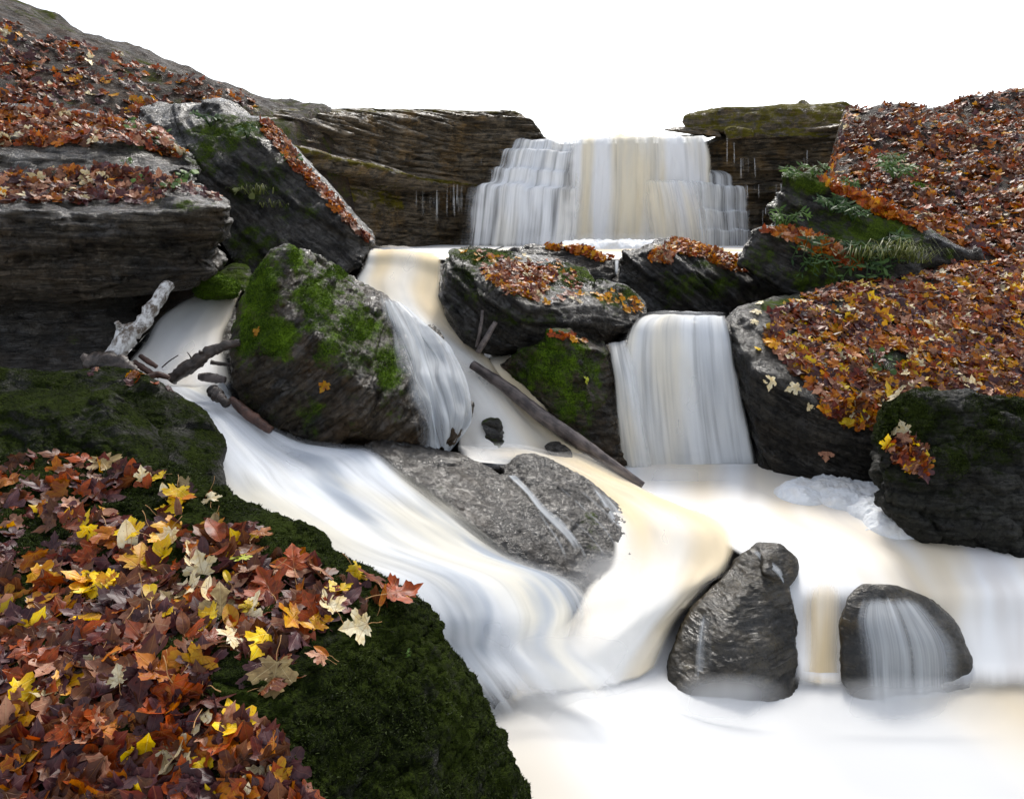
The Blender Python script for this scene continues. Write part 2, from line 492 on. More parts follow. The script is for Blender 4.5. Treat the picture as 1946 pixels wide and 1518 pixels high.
def rock(name, label, hulls, mat, depth=0.8, vox=0.02, smooth=4, big=0.05, med=0.02, bed=(0, 0, 1), bed_amp=0.03, bed_size=(0.5, 0.5, 0.08), fine=0.006,
         moss=0.0, moss_at=(), moss_up=0.5, facet=0.5, cushion=0.012, seed=1, kind=None, cat='rock', group=None, raw=None):
    mat = mat_for(mat, tuple(bed))
    bm = bmesh.new()
    if hulls and not isinstance(hulls[0], list):
        hulls = [hulls]
    sets = [hull_points(h, depth) for h in hulls] + [[Vector(p) for p in r] for r in (raw or [])]
    for pts in sets:
        vs = [bm.verts.new(p) for p in pts]
        r = bmesh.ops.convex_hull(bm, input=vs)
        junk = [g for g in r['geom_interior'] if isinstance(g, bmesh.types.BMVert)]
        bmesh.ops.delete(bm, geom=junk, context='VERTS')
    me = bpy.data.meshes.new('tmp'); bm.to_mesh(me); bm.free()
    ob = bpy.data.objects.new('tmp', me); COL.objects.link(ob)
    md = ob.modifiers.new('r', 'REMESH'); md.mode = 'VOXEL'; md.voxel_size = vox
    dg = bpy.context.evaluated_depsgraph_get(); dg.update()
    m2 = bpy.data.meshes.new_from_object(ob.evaluated_get(dg))
    bpy.data.objects.remove(ob); bpy.data.meshes.remove(me)
    nv = len(m2.vertices)
    V = np.zeros(nv * 3); m2.vertices.foreach_get('co', V); V = V.reshape(-1, 3)
    E = np.zeros(len(m2.edges) * 2, dtype=np.int32); m2.edges.foreach_get('vertices', E); E = E.reshape(-1, 2)
    F = np.array([list(p.vertices) for p in m2.polygons if len(p.vertices) == 4], dtype=np.int32)
    bpy.data.meshes.remove(m2)
    T = np.vstack([F[:, [0, 1, 2]], F[:, [0, 2, 3]]])
    V = smooth_np(V, E, smooth)
    Nn = normals_np(V, T)
    V = V + Nn * (big * (0.9 * fbm(V * 1.4, 3, seed) + 0.35 * fbm(V * 2.9 + 7, 2, seed + 3, ridged=True) - 0.15))[:, None]
    R = rot_to(bed)
    if facet:
        # broken faces: each patch of the surface is flattened towards its own plane
        for fs, am in ((facet, 0.80), (facet * 0.45, 0.55)):
            qq = V @ R.T + 0.05 * np.stack([fbm(V * 3, 2, seed + 60), fbm(V * 3 + 4, 2, seed + 61), fbm(V * 3 + 8, 2, seed + 62)], 1)
            cv, _ = cells(qq / np.array([fs, fs, fs * 0.62]), seed + 71)
            _, inv = np.unique(cv, return_inverse=True)
            Nn = normals_np(V, T)
            cnt = np.bincount(inv).astype(float)
            mp = np.stack([np.bincount(inv, V[:, k]) / cnt for k in range(3)], 1)
            mn = np.stack([np.bincount(inv, Nn[:, k]) / cnt for k in range(3)], 1)
            ok = np.linalg.norm(mn, axis=1) > 0.7
            mn /= np.maximum(np.linalg.norm(mn, axis=1, keepdims=True), 1e-6)
            d = ((V - mp[inv]) * mn[inv]).sum(1)
            d = np.where(ok[inv], np.clip(d, -0.25 * fs, 0.25 * fs), 0)
            V = V - mn[inv] * (am * d)[:, None]
        V = smooth_np(V, E, 1, 0.5)
    # bedding: layered broken blocks
    q = V @ R.T
    q = q + 0.10 * np.stack([fbm(V * 1.5, 3, seed + 50), fbm(V * 1.5 + 9, 3, seed + 51), 0.45 * fbm(V * 1.2 + 5, 3, seed + 52)], 1)
    val, edge = cells(q / np.array(bed_size), seed + 11)
    val2, edge2 = cells(q / (np.array(bed_size) * np.array([0.45, 0.45, 0.4])), seed + 13)
    Nn = normals_np(V, T)
    along = 1 - np.abs(Nn @ R[2]) * 0.75
    crack = -np.clip(1 - edge / 0.10, 0, 1) * 0.35
    V = V + Nn * (bed_amp * along * ((val - 0.55) * 1.5 + crack + (val2 - 0.5) * 0.6))[:, None]
    V = smooth_np(V, E, 1, 0.5)
    Nn = normals_np(V, T)
    sq = (V @ R.T) * np.array([1.0, 1.0, 2.6])
    rg = fbm(sq * 4.2, 4, seed + 30, ridged=True)
    V = V + Nn * (med * 0.55 * np.where(rg < 0.1, rg - 0.1, 0.35 * (rg - 0.1)) + fine * 1.5 * fbm(sq * 13.0, 4, seed + 40, gain=0.62, ridged=True))[:, None]
    Nn = normals_np(V, T)
    mv = np.full(len(V), moss) + moss_up * np.clip(Nn[:, 2], -0.4, 1) * (moss > 0)
    if moss_at:
        px, py = proj(V)
        for (mx, my, rx, ry, w) in moss_at:
            mv = np.maximum(mv, w * np.clip(1.25 - 0.7 * np.sqrt(((px - mx) / rx) ** 2 + ((py - my) / ry) ** 2), 0, 1))
    if mv.max() > 0.5:
        # moss grows as low cushions standing a little proud of the stone
        cush = 1 - np.abs(vnoise(V * 11.0, seed + 81)) * 1.6 + 0.5 * (1 - np.abs(vnoise(V * 27.0, seed + 82)) * 1.6)
        mk_ = np.clip((mv + 0.5 * fbm(V * 4.0, 3, seed + 83) - 0.45) / 0.3, 0, 1)
        V = V + Nn * (cushion * mk_ * np.clip(cush, 0, 2))[:, None]
    base = (float(V[:, 0].mean()), float(V[:, 1].mean()), float(V[:, 2].min()))
    BVH[name if name not in BVH else name + str(len(BVH))] = None
    o = np_mesh(name, V, F, mat, attrs={'moss': np.clip(mv, 0, 1.3)}, origin=base)
    tag(o, label, None if kind else cat, group, kind)
    bv = BVHTree.FromPolygons([tuple(v) for v in V], [tuple(f) for f in T.tolist()])
    o_key = seed
    ROCKS[seed] = (o, bv, V, T, mv)
    return o

def hit(seed, px, py):
    o, bv, V, T, mv = ROCKS[seed]
    d = ray(px, py).normalized()
    loc, nrm, idx, dist = bv.ray_cast(CAM, d)
    if loc is None:
        return None
    if nrm.dot(d) > 0:
        nrm = -nrm
    return loc, nrm

# ================================================================== ROCKS
M_DARK = ('wet_dark_limestone', dict(dark=(0.012, 0.012, 0.013), mid=(0.042, 0.041, 0.038), light=(0.095, 0.09, 0.08), brown=(0.05, 0.038, 0.022)))
M_GREY = ('grey_limestone', dict(dark=(0.02, 0.019, 0.018), mid=(0.068, 0.062, 0.053), light=(0.15, 0.14, 0.125), brown=(0.08, 0.058, 0.034), brown_amt=0.6, rough=(0.2, 0.5)))
M_BLACK = ('black_wet_shale', dict(dark=(0.008, 0.008, 0.009), mid=(0.030, 0.028, 0.025), light=(0.075, 0.068, 0.058), brown=(0.05, 0.035, 0.02), rough=(0.3, 0.7)))
M_BROWN = ('brown_mossy_limestone', dict(dark=(0.014, 0.012, 0.009), mid=(0.060, 0.048, 0.032), light=(0.13, 0.11, 0.078), brown=(0.075, 0.047, 0.020), brown_amt=0.75, rough=(0.25, 0.6),
                   moss_cols=((0.020, 0.042, 0.004), (0.11, 0.19, 0.012))))
M_SMOOTH = ('stream_worn_limestone', dict(dark=(0.013, 0.012, 0.011), mid=(0.038, 0.035, 0.032), light=(0.085, 0.078, 0.07), brown=(0.055, 0.042, 0.027), rough=(0.25, 0.5), bump=0.6, spec=0.4, wetness=0.6))
M_RIVER = ('river_boulder', dict(dark=(0.014, 0.016, 0.018), mid=(0.062, 0.060, 0.054), light=(0.10, 0.088, 0.05), brown=(0.10, 0.076, 0.028), brown_amt=0.8, rough=(0.25, 0.5), bump=0.42, wetness=0.5))
M_BANK = ('mossy_bank_stone', dict(dark=(0.005, 0.005, 0.004), mid=(0.018, 0.018, 0.013), light=(0.04, 0.038, 0.03), brown=(0.024, 0.019, 0.010), wetness=0.2, rough=(0.45, 0.8),
                  moss_cols=((0.005, 0.008, 0.002), (0.026, 0.038, 0.005))))
M_CLIFF = ('bedded_cliff_stone', dict(dark=(0.03, 0.026, 0.02), mid=(0.15, 0.115, 0.075), light=(0.28, 0.225, 0.155), brown=(0.21, 0.125, 0.04), brown_amt=0.8, rough=(0.35, 0.8), fine=0.35, wetness=0.35,
                   moss_cols=((0.06, 0.05, 0.008), (0.14, 0.12, 0.014))))

rock('boulder', 'grey ledge boulder, leaf-littered on two steps, above the pale bare log', [
    [(-120, 425, 6.3), (225, 408, 6.7), (330, 402, 6.8), (425, 392, 7.0), (443, 402, 7.1), (-120, 575, 6.4), (225, 565, 6.75), (330, 555, 6.9), (400, 535, 7.05), (428, 480, 7.15), (420, 372, 7.6), (350, 330, 8.2), (225, 320, 8.0), (-120, 330, 7.6)],
    [(-120, 290, 7.8), (224, 302, 8.05), (345, 335, 8.2), (386, 320, 8.5), (372, 288, 8.9), (300, 243, 9.3), (224, 220, 9.5), (-120, 190, 9.3), (384, 345, 8.3), (224, 350, 8.0), (-120, 340, 7.8)]],
    M_GREY, depth=1.0, vox=0.024, big=0.06, med=0.03, smooth=1, bed=(0.05, -0.1, 1), bed_amp=0.15, bed_size=(1.1, 1.1, 0.15), moss_at=[(290, 265, 60, 25, .55), (360, 390, 60, 14, .5), (380, 300, 30, 20, .5)], facet=0.7, seed=1)

rock('rock_slab', 'long dark slab leaning behind the leaf-topped grey boulder, leaves along its sloping edge', [
    [(330, 215, 10.7), (470, 235, 10.6), (490, 222, 10.8), (560, 320, 10.1), (640, 400, 9.8), (697, 465, 9.6), (694, 505, 9.4), (600, 535, 9.2), (480, 570, 9.0), (425, 480, 9.3), (330, 330, 9.9), (520, 232, 11.5), (605, 330, 10.9), (716, 458, 10.1)],
    [(260, 205, 11.0), (400, 190, 11.3), (470, 205, 11.2), (470, 265, 10.5), (380, 285, 10.2), (260, 290, 10.2)]],
    M_DARK, depth=0.9, vox=0.03, big=0.08, med=0.035, bed=(0.62, -0.25, 0.85), bed_amp=0.11, bed_size=(1.1, 1.1, 0.13), moss_at=[(430, 250, 70, 30, .75), (500, 340, 60, 50, .5), (480, 460, 40, 60, .5), (390, 290, 40, 40, .6), (560, 400, 60, 30, .4)], seed=2)

rock('mossy_stone', 'low green mossy stone at the head of the side cascade', [(370, 528, 7.75), (392, 514, 8.0), (455, 540, 7.9), (445, 562, 7.6), (372, 562, 7.6)],
     M_BROWN, depth=0.4, vox=0.02, big=0.04, moss=0.8, seed=3)
rock('mossy_stone', 'dark rounded stone wedged between the moss-backed boulder and the low mossy stone', [(408, 525, 8.4), (440, 502, 8.6), (472, 506, 8.7), (486, 525, 8.6), (480, 560, 8.2), (410, 560, 8.2)],
     M_DARK, depth=0.5, vox=0.025, big=0.04, moss=0.35, seed=4)

rock('mossy_boulder', 'huge pointed boulder, bright moss on its left, thin water veil down its right', [
    (542, 470, 6.75), (497, 505, 6.65), (455, 568, 6.45), (436, 620, 6.3), (433, 700, 6.1), (443, 742, 6.0), (470, 785, 5.85), (520, 820, 5.72), (585, 842, 5.62), (650, 842, 5.6), (740, 838, 5.7), (800, 852, 5.8), (860, 858, 5.95),
    (890, 805, 6.2), (884, 740, 6.5), (852, 660, 6.85), (800, 608, 7.15), (745, 573, 7.25), (718, 552, 7.25), (640, 508, 7.1), (590, 482, 6.9), (556, 560, 6.25), (552, 640, 5.95), (470, 690, 5.9), (700, 740, 5.78), (765, 792, 5.78)],
    M_BROWN, depth=0.8, vox=0.018, smooth=2, big=0.08, med=0.05, bed=(-0.55, -0.35, 0.75), bed_amp=0.06, bed_size=(0.6, 0.6, 0.16), fine=0.010,
    moss_at=[(500, 550, 40, 80, .85), (520, 640, 46, 40, 1.0), (470, 640, 30, 60, .8), (600, 560, 50, 70, .72), (680, 620, 60, 60, .68), (640, 520, 50, 30, .66), (735, 700, 36, 70, .7), (640, 660, 60, 50, .5), (560, 490, 20, 30, .7), (600, 780, 120, 40, .38)], seed=5)

rock('leafy_slab', 'tilted slab with red leaf scatter on top, between the two middle cascades', [
    [(858, 465, 9.0), (844, 482, 8.7), (838, 530, 8.35), (845, 590, 8.1), (880, 645, 7.85), (935, 680, 7.65), (980, 668, 7.45), (1012, 640, 7.38), (1002, 574, 7.4), (985, 562, 7.45), (1112, 582, 7.85), (1115, 645, 7.75), (960, 476, 9.7), (1050, 488, 9.9), (1130, 522, 9.6), (1145, 570, 8.6)],
    [(1108, 582, 7.95), (1142, 528, 8.7), (1190, 540, 8.8), (1232, 580, 8.6), (1237, 602, 8.4), (1205, 634, 8.1), (1150, 655, 7.95), (1080, 650, 7.85), (1100, 605, 7.85)]],
    M_DARK, depth=0.6, vox=0.022, smooth=1, big=0.04, med=0.035, bed=(0.32, -0.28, 0.9), bed_amp=0.10, bed_size=(1.2, 1.2, 0.11), moss_at=[(920, 485, 60, 18, .85), (1090, 520, 70, 26, .85), (1010, 535, 60, 30, .5), (880, 530, 40, 60, .5), (1180, 560, 50, 30, .55), (1000, 600, 60, 20, .4)], seed=6)

rock('mossy_boulder', 'brown boulder with dark green moss beside the long dark log', [
    (946, 692, 7.55), (990, 668, 7.4), (1040, 628, 7.3), (1072, 628, 7.4), (1108, 650, 7.5), (1156, 656, 7.7), (1164, 700, 7.6), (1160, 790, 7.45), (1186, 850, 7.25), (1190, 890, 7.2), (1100, 846, 6.95), (1040, 775, 6.95), (980, 725, 7.15), (1085, 690, 7.1)],
    M_BROWN, depth=0.8, vox=0.018, smooth=3, big=0.09, med=0.04, bed=(0.3, -0.2, 0.9), bed_amp=0.05, bed_size=(0.5, 0.5, 0.12), moss_at=[(1050, 690, 80, 70, .78), (1080, 760, 60, 60, .6)], seed=7)

rock('small_stone', 'small upright stone parting the cream cascade', [(916, 798, 6.78), (948, 794, 6.78), (957, 812, 6.72), (955, 858, 6.6), (926, 858, 6.6), (919, 825, 6.7)], M_DARK, depth=0.2, vox=0.008, big=0.02, med=0.012, bed_amp=0.012, facet=0.12, seed=8, moss=0.15)
rock('small_stone', 'low dark stone half under water beside the long dark log', [(1033, 848, 6.6), (1050, 838, 6.7), (1085, 855, 6.6), (1090, 872, 6.5), (1050, 868, 6.5)], M_DARK, depth=0.2, vox=0.01, big=0.02, med=0.01, bed_amp=0.01, facet=0.12, seed=9)

rock('wet_ledge', 'grey stream-worn rock hump with water threads between the cascades', [
    [(688, 842, 5.62), (745, 828, 5.8), (800, 838, 5.92), (870, 868, 5.92), (930, 884, 5.82), (990, 930, 5.55), (1060, 1000, 5.2), (1115, 1070, 4.95), (1150, 1100, 4.85), (1150, 1200, 4.55), (1050, 1180, 4.5), (1000, 1080, 4.7), (900, 1000, 4.85), (770, 900, 5.25)],
    [(945, 884, 5.98), (1000, 861, 6.08), (1042, 868, 6.08), (1118, 908, 5.94), (1196, 968, 5.72), (1248, 1034, 5.37), (1252, 1068, 5.17), (1210, 1150, 4.9), (1130, 1150, 4.8), (1150, 1084, 4.95), (1080, 1020, 5.12), (1000, 950, 5.5), (960, 905, 5.75)]],
    M_SMOOTH, depth=0.5, vox=0.014, smooth=10, big=0.045, med=0.022, bed=(0.4, -0.3, 0.8), bed_amp=0.03, bed_size=(0.5, 0.5, 0.09), fine=0.010, moss_at=[(1130, 1020, 20, 50, .4)], facet=0, seed=10)

rock('river_boulder', 'smooth grey-green boulder standing in the white water at the lower right', [
    [(1440, 1032, 5.05), (1470, 1030, 5.08), (1400, 1062, 4.98), (1350, 1120, 4.78), (1300, 1182, 4.58), (1272, 1245, 4.38), (1258, 1345, 4.1), (1505, 1345, 4.1), (1524, 1265, 4.3), (1522, 1180, 4.5), (1500, 1110, 4.7), (1400, 1150, 4.5), (1420, 1275, 4.12), (1340, 1290, 4.12)],
    [(1445, 1034, 5.0), (1482, 1032, 5.02), (1520, 1062, 4.95), (1525, 1088, 4.82), (1505, 1114, 4.7), (1450, 1090, 4.7)]],
    M_RIVER, depth=0.5, vox=0.012, smooth=14, big=0.05, med=0.018, bed_amp=0.02, bed_size=(0.4, 0.4, 0.2), fine=0.006, facet=0, seed=11)
rock('river_boulder', 'blue-grey boulder veiled by falling water beyond the grey-green one, far right', [(1594, 1185, 4.42), (1606, 1135, 4.52), (1640, 1108, 4.64), (1700, 1110, 4.64), (1770, 1132, 4.62), (1825, 1185, 4.5), (1850, 1250, 4.34), (1850, 1360, 4.12), (1640, 1360, 4.06), (1598, 1290, 4.2), (1680, 1200, 4.28)],
     M_RIVER, depth=0.4, vox=0.013, smooth=18, big=0.04, med=0.010, bed_amp=0.012, bed_size=(0.4, 0.4, 0.2), fine=0.004, facet=0, seed=12)

rock('bank_rock', 'broad dark rock under the leaf carpet right of the smaller fall', [
    (1375, 604, 7.95), (1440, 577, 8.35), (1540, 567, 8.8), (1600, 535, 9.3), (1721, 512, 9.6), (2060, 470, 9.8), (2060, 600, 8.6), (2060, 790, 6.9), (1660, 815, 6.62), (1560, 775, 6.72), (1450, 700, 7.2), (1448, 912, 7.15), (1500, 922, 6.98), (1660, 915, 6.65), (2060, 960, 6.5), (1442, 830, 7.2), (1418, 740, 7.4)],
    M_DARK, depth=0.8, vox=0.026, smooth=3, big=0.09, med=0.035, bed=(0.2, -0.3, 0.9), bed_amp=0.05, bed_size=(0.9, 0.9, 0.14), moss_at=[(1500, 580, 60, 14, .8), (1680, 700, 60, 60, .5), (1560, 640, 80, 60, .35)], seed=13)
rock('mossy_rock', 'pitted mossy rock at the right edge above the foam', [(1664, 832, 5.6), (1682, 768, 5.8), (1721, 742, 5.95), (1850, 738, 6.0), (2060, 800, 5.9), (2060, 1150, 5.0), (1850, 1080, 5.25), (1721, 1022, 5.5), (1700, 995, 5.5), (1674, 930, 5.52)],
     M_BANK, depth=0.6, vox=0.016, smooth=2, big=0.12, med=0.09, bed_amp=0.09, bed_size=(0.3, 0.3, 0.2), fine=0.012, moss_at=[(1710, 790, 90, 60, .9), (1800, 850, 120, 90, .6), (1900, 800, 120, 90, .6)], seed=14)

rock('mossy_boulder', 'large dark boulder hung with ferns and grass below the right hillside', [
    [(1494, 328, 10.15), (1540, 320, 10.15), (1625, 362, 9.95), (1705, 400, 9.8), (1880, 495, 9.45), (1880, 545, 9.35), (1600, 480, 9.4), (1478, 448, 9.6), (1456, 402, 9.9)],
    [(1436, 438, 9.55), (1414, 480, 9.35), (1402, 505, 9.3), (1480, 556, 9.15), (1560, 575, 9.05), (1640, 545, 9.0), (1750, 535, 9.0), (1750, 470, 9.35), (1560, 442, 9.4), (1480, 430, 9.6)]],
    M_BLACK, depth=0.9, vox=0.03, big=0.08, med=0.03, bed=(0.35, -0.25, 0.85), bed_amp=0.09, bed_size=(0.9, 0.9, 0.16), moss_at=[(1540, 345, 60, 22, .9), (1640, 440, 140, 60, .7), (1560, 520, 70, 50, .62), (1500, 400, 50, 50, .5), (1450, 490, 40, 50, .45)], seed=15)
rock('layered_rock', 'black layered slab with orange leaves on its sloping top', [
    (1268, 458, 10.8), (1310, 456, 10.8), (1418, 497, 10.3), (1425, 515, 10.05), (1510, 565, 9.75), (1510, 605, 9.7), (1400, 615, 9.7), (1300, 602, 9.75), (1228, 572, 9.9), (1190, 605, 9.8), (1160, 560, 10.0), (1172, 527, 10.1), (1178, 482, 10.4), (1250, 476, 10.3), (1330, 515, 10.0)],
    M_BLACK, depth=0.8, vox=0.024, smooth=1, big=0.04, med=0.03, bed=(0.45, -0.35, 0.8), bed_amp=0.17, bed_size=(1.6, 1.6, 0.11), moss_at=[(1330, 545, 100, 30, .5), (1380, 500, 60, 14, .55)], facet=0, seed=16)
rock('layered_rock', 'low dark rock ledge between the leafy slab and the big fall', [
    (962, 480, 10.4), (1020, 463, 10.7), (1090, 468, 10.8), (1150, 486, 10.6), (1168, 500, 10.4), (1166, 540, 10.0), (1050, 530, 10.1), (930, 500, 10.4)],
    M_BLACK, depth=0.9, vox=0.026, smooth=2, big=0.09, med=0.05, bed=(0.1, -0.1, 1), bed_amp=0.10, bed_size=(0.6, 0.6, 0.10), moss_at=[(1070, 470, 40, 8, .3)], facet=0, seed=17)

rock('mossy_rock', 'dark flat-faced mossy rock left of the lower cascade', [
    (-120, 690, 5.3), (225, 704, 5.35), (260, 706, 5.35), (325, 742, 5.25), (400, 782, 5.12), (420, 830, 4.95), (428, 905, 4.65), (426, 950, 4.45), (330, 930, 4.3), (-120, 930, 4.4)],
    M_BANK, depth=0.6, vox=0.013, smooth=4, big=0.05, med=0.015, bed=(0.3, 0.2, 0.9), bed_amp=0.025, bed_size=(0.5, 0.5, 0.2), moss=0.25, moss_at=[(300, 760, 70, 30, .8), (360, 880, 60, 40, .5)], seed=18)
rock('mossy_rock', 'smaller grey-green rock leaning on the flat-faced rock above the leaf bank', [
    (-120, 735, 4.7), (224, 752, 4.7), (290, 808, 4.55), (338, 872, 4.35), (350, 930, 4.1), (224, 900, 4.1), (-120, 890, 4.1)],
    M_BANK, depth=0.4, vox=0.012, smooth=4, big=0.05, med=0.02, bed=(0.5, 0.2, 0.7), bed_amp=0.03, bed_size=(0.4, 0.4, 0.12), moss=0.35, seed=19)

rock('leafy_bank', 'mossy foreground bank buried in red, brown and yellow maple leaves', [
    [(-120, 862, 4.1), (225, 862, 4.15), (330, 902, 4.05), (430, 945, 3.8), (500, 990, 3.58), (540, 1018, 3.42), (640, 1082, 3.18), (740, 1122, 3.04), (800, 1138, 2.98), (836, 1180, 2.88), (700, 1142, 2.82), (600, 1170, 2.68), (225, 1300, 2.32), (400, 1310, 2.28), (-120, 1300, 2.3), (-120, 1640, 1.7), (520, 1640, 1.75)],
    [(600, 1165, 2.75), (740, 1122, 3.02), (803, 1138, 2.98), (838, 1182, 2.92), (862, 1240, 2.9), (892, 1300, 2.9), (640, 1300, 2.5), (560, 1310, 2.4), (500, 1230, 2.5), (950, 1400, 2.82), (1010, 1560, 2.7), (520, 1640, 1.78), (800, 1640, 2.0)]],
    M_BANK, depth=0.05, vox=0.011, smooth=5, big=0.06, med=0.03, bed=(0.1, 0.2, 1), bed_amp=0.035, bed_size=(0.3, 0.3, 0.15), fine=0.010, moss=0.75, moss_up=0.2, facet=0.35, cushion=0.02, seed=20, cat='bank',
    raw=[[tuple(P(-120, 868, 4.1)), tuple(P(500, 992, 3.6)), tuple(P(836, 1182, 2.92)), tuple(P(890, 1300, 2.92)), tuple(P(-120, 1630, 1.75)), tuple(P(520, 1630, 1.8)), tuple(P(1000, 1560, 2.7)), (-3.4, 4.2, -0.2), (-0.3, 3.6, -0.2), (-0.15, 3.5, -0.2), (-3.2, 1.6, 0.0), (-0.3, 1.6, 0.0), (0.1, 2.4, -0.2)]])
rock('layered_rock', 'dark rock under the ledge boulder, behind the pale log', [(-120, 535, 7.1), (120, 535, 7.1), (250, 545, 7.35), (262, 610, 7.1), (240, 655, 6.7), (200, 720, 6.2), (-120, 730, 6.1)], M_BLACK, depth=0.6, vox=0.03, big=0.08, bed_amp=0.1, bed_size=(0.8, 0.8, 0.12), seed=30)
rock('mossy_stone', 'rounded mossy knob on the stream edge of the leaf bank', [(532, 1010, 3.52), (568, 992, 3.55), (612, 1022, 3.42), (645, 1078, 3.22), (600, 1096, 3.1), (545, 1055, 3.25)], M_BANK, depth=0.12, vox=0.009, smooth=6, big=0.03, med=0.025, bed_amp=0.01, fine=0.012, moss=0.9, facet=0, cushion=0.016, seed=21)
rock('mossy_stone', 'pointed dark mossy stone poking out of the leaves at the bottom', [(436, 1226, 2.46), (456, 1232, 2.44), (395, 1300, 2.26), (505, 1305, 2.27), (480, 1262, 2.36)], M_BANK, depth=0.15, vox=0.008, smooth=5, big=0.02, med=0.012, bed_amp=0.01, fine=0.008, moss=0.55, facet=0.12, seed=22)

rock('wet_ledge', 'dark rock step behind the smaller fall on the right', [(1195, 612, 8.3), (1390, 612, 8.3), (1400, 690, 7.95), (1435, 800, 7.75), (1450, 925, 7.6), (1180, 910, 7.65), (1172, 760, 7.8), (1180, 660, 8.0)], M_BLACK, depth=0.7, vox=0.03, big=0.04, bed_amp=0.05, seed=23)
rock('cap_rock', 'thick mossy cap block on the lip right of the big fall', [(1290, 228, 20.6), (1330, 205, 20.8), (1620, 195, 20.3), (1640, 240, 19.6), (1590, 262, 19.4), (1440, 264, 19.9), (1300, 246, 20.3)], M_CLIFF, depth=1.5, vox=0.06, big=0.12, med=0.05, bed_amp=0.12, bed_size=(1.6, 1.6, 0.3), moss=0.3, facet=0.9, seed=24)
rock('cap_rock', 'small square block perched at the lip of the big fall', [(1376, 246, 19.5), (1384, 240, 19.6), (1430, 242, 19.5), (1434, 262, 19.3), (1380, 266, 19.3)], M_CLIFF, depth=0.5, vox=0.03, big=0.04, med=0.03, bed_amp=0.04, moss=0.4, seed=25)
rock('cap_rock', 'thin flat ledge overhanging the right end of the fall crest', [(1260, 247, 20.4), (1270, 243, 20.6), (1370, 240, 20.3), (1372, 262, 20.0), (1345, 256, 20.1)], M_CLIFF, depth=0.8, vox=0.04, big=0.03, med=0.03, bed_amp=0.05, seed=26)
rock('mossy_stone', 'sunlit mossy stone on the leafy hillside', [(1655, 372, 12.2), (1690, 345, 12.5), (1722, 360, 12.4), (1735, 395, 12.0), (1690, 400, 11.9), (1660, 390, 12.0)], M_BROWN, depth=0.5, vox=0.03, big=0.06, moss=0.8, seed=27)
rock('mossy_stone', 'mossy stone at the edge of the leafy hillside, beyond the sunlit one', [(1700, 385, 11.6), (1722, 350, 11.9), (1770, 350, 11.9), (1780, 415, 11.3), (1710, 410, 11.3)], M_BROWN, depth=0.5, vox=0.03, big=0.06, moss=0.7, seed=28)

# ---- cliff: bedded wall in plan, with stepped beds
def polyline(pts, n):
    pts = np.array(pts, float)
    seg = np.r_[0, np.cumsum(np.linalg.norm(np.diff(pts[:, :2], axis=0), axis=1))]
    s = np.linspace(0, seg[-1], n)
    # smooth cubic through the points
    out = np.stack([np.interp(s, seg, pts[:, k]) for k in range(pts.shape[1])], 1)
    ker = np.ones(max(3, n // 40)); ker /= len(ker)
    pad = len(ker) // 2
    for k in range(out.shape[1]):
        a = np.r_[np.full(pad, out[0, k]), out[:, k], np.full(pad, out[-1, k])]
        out[:, k] = np.convolve(a, ker, 'valid')[:n]
    return s, out

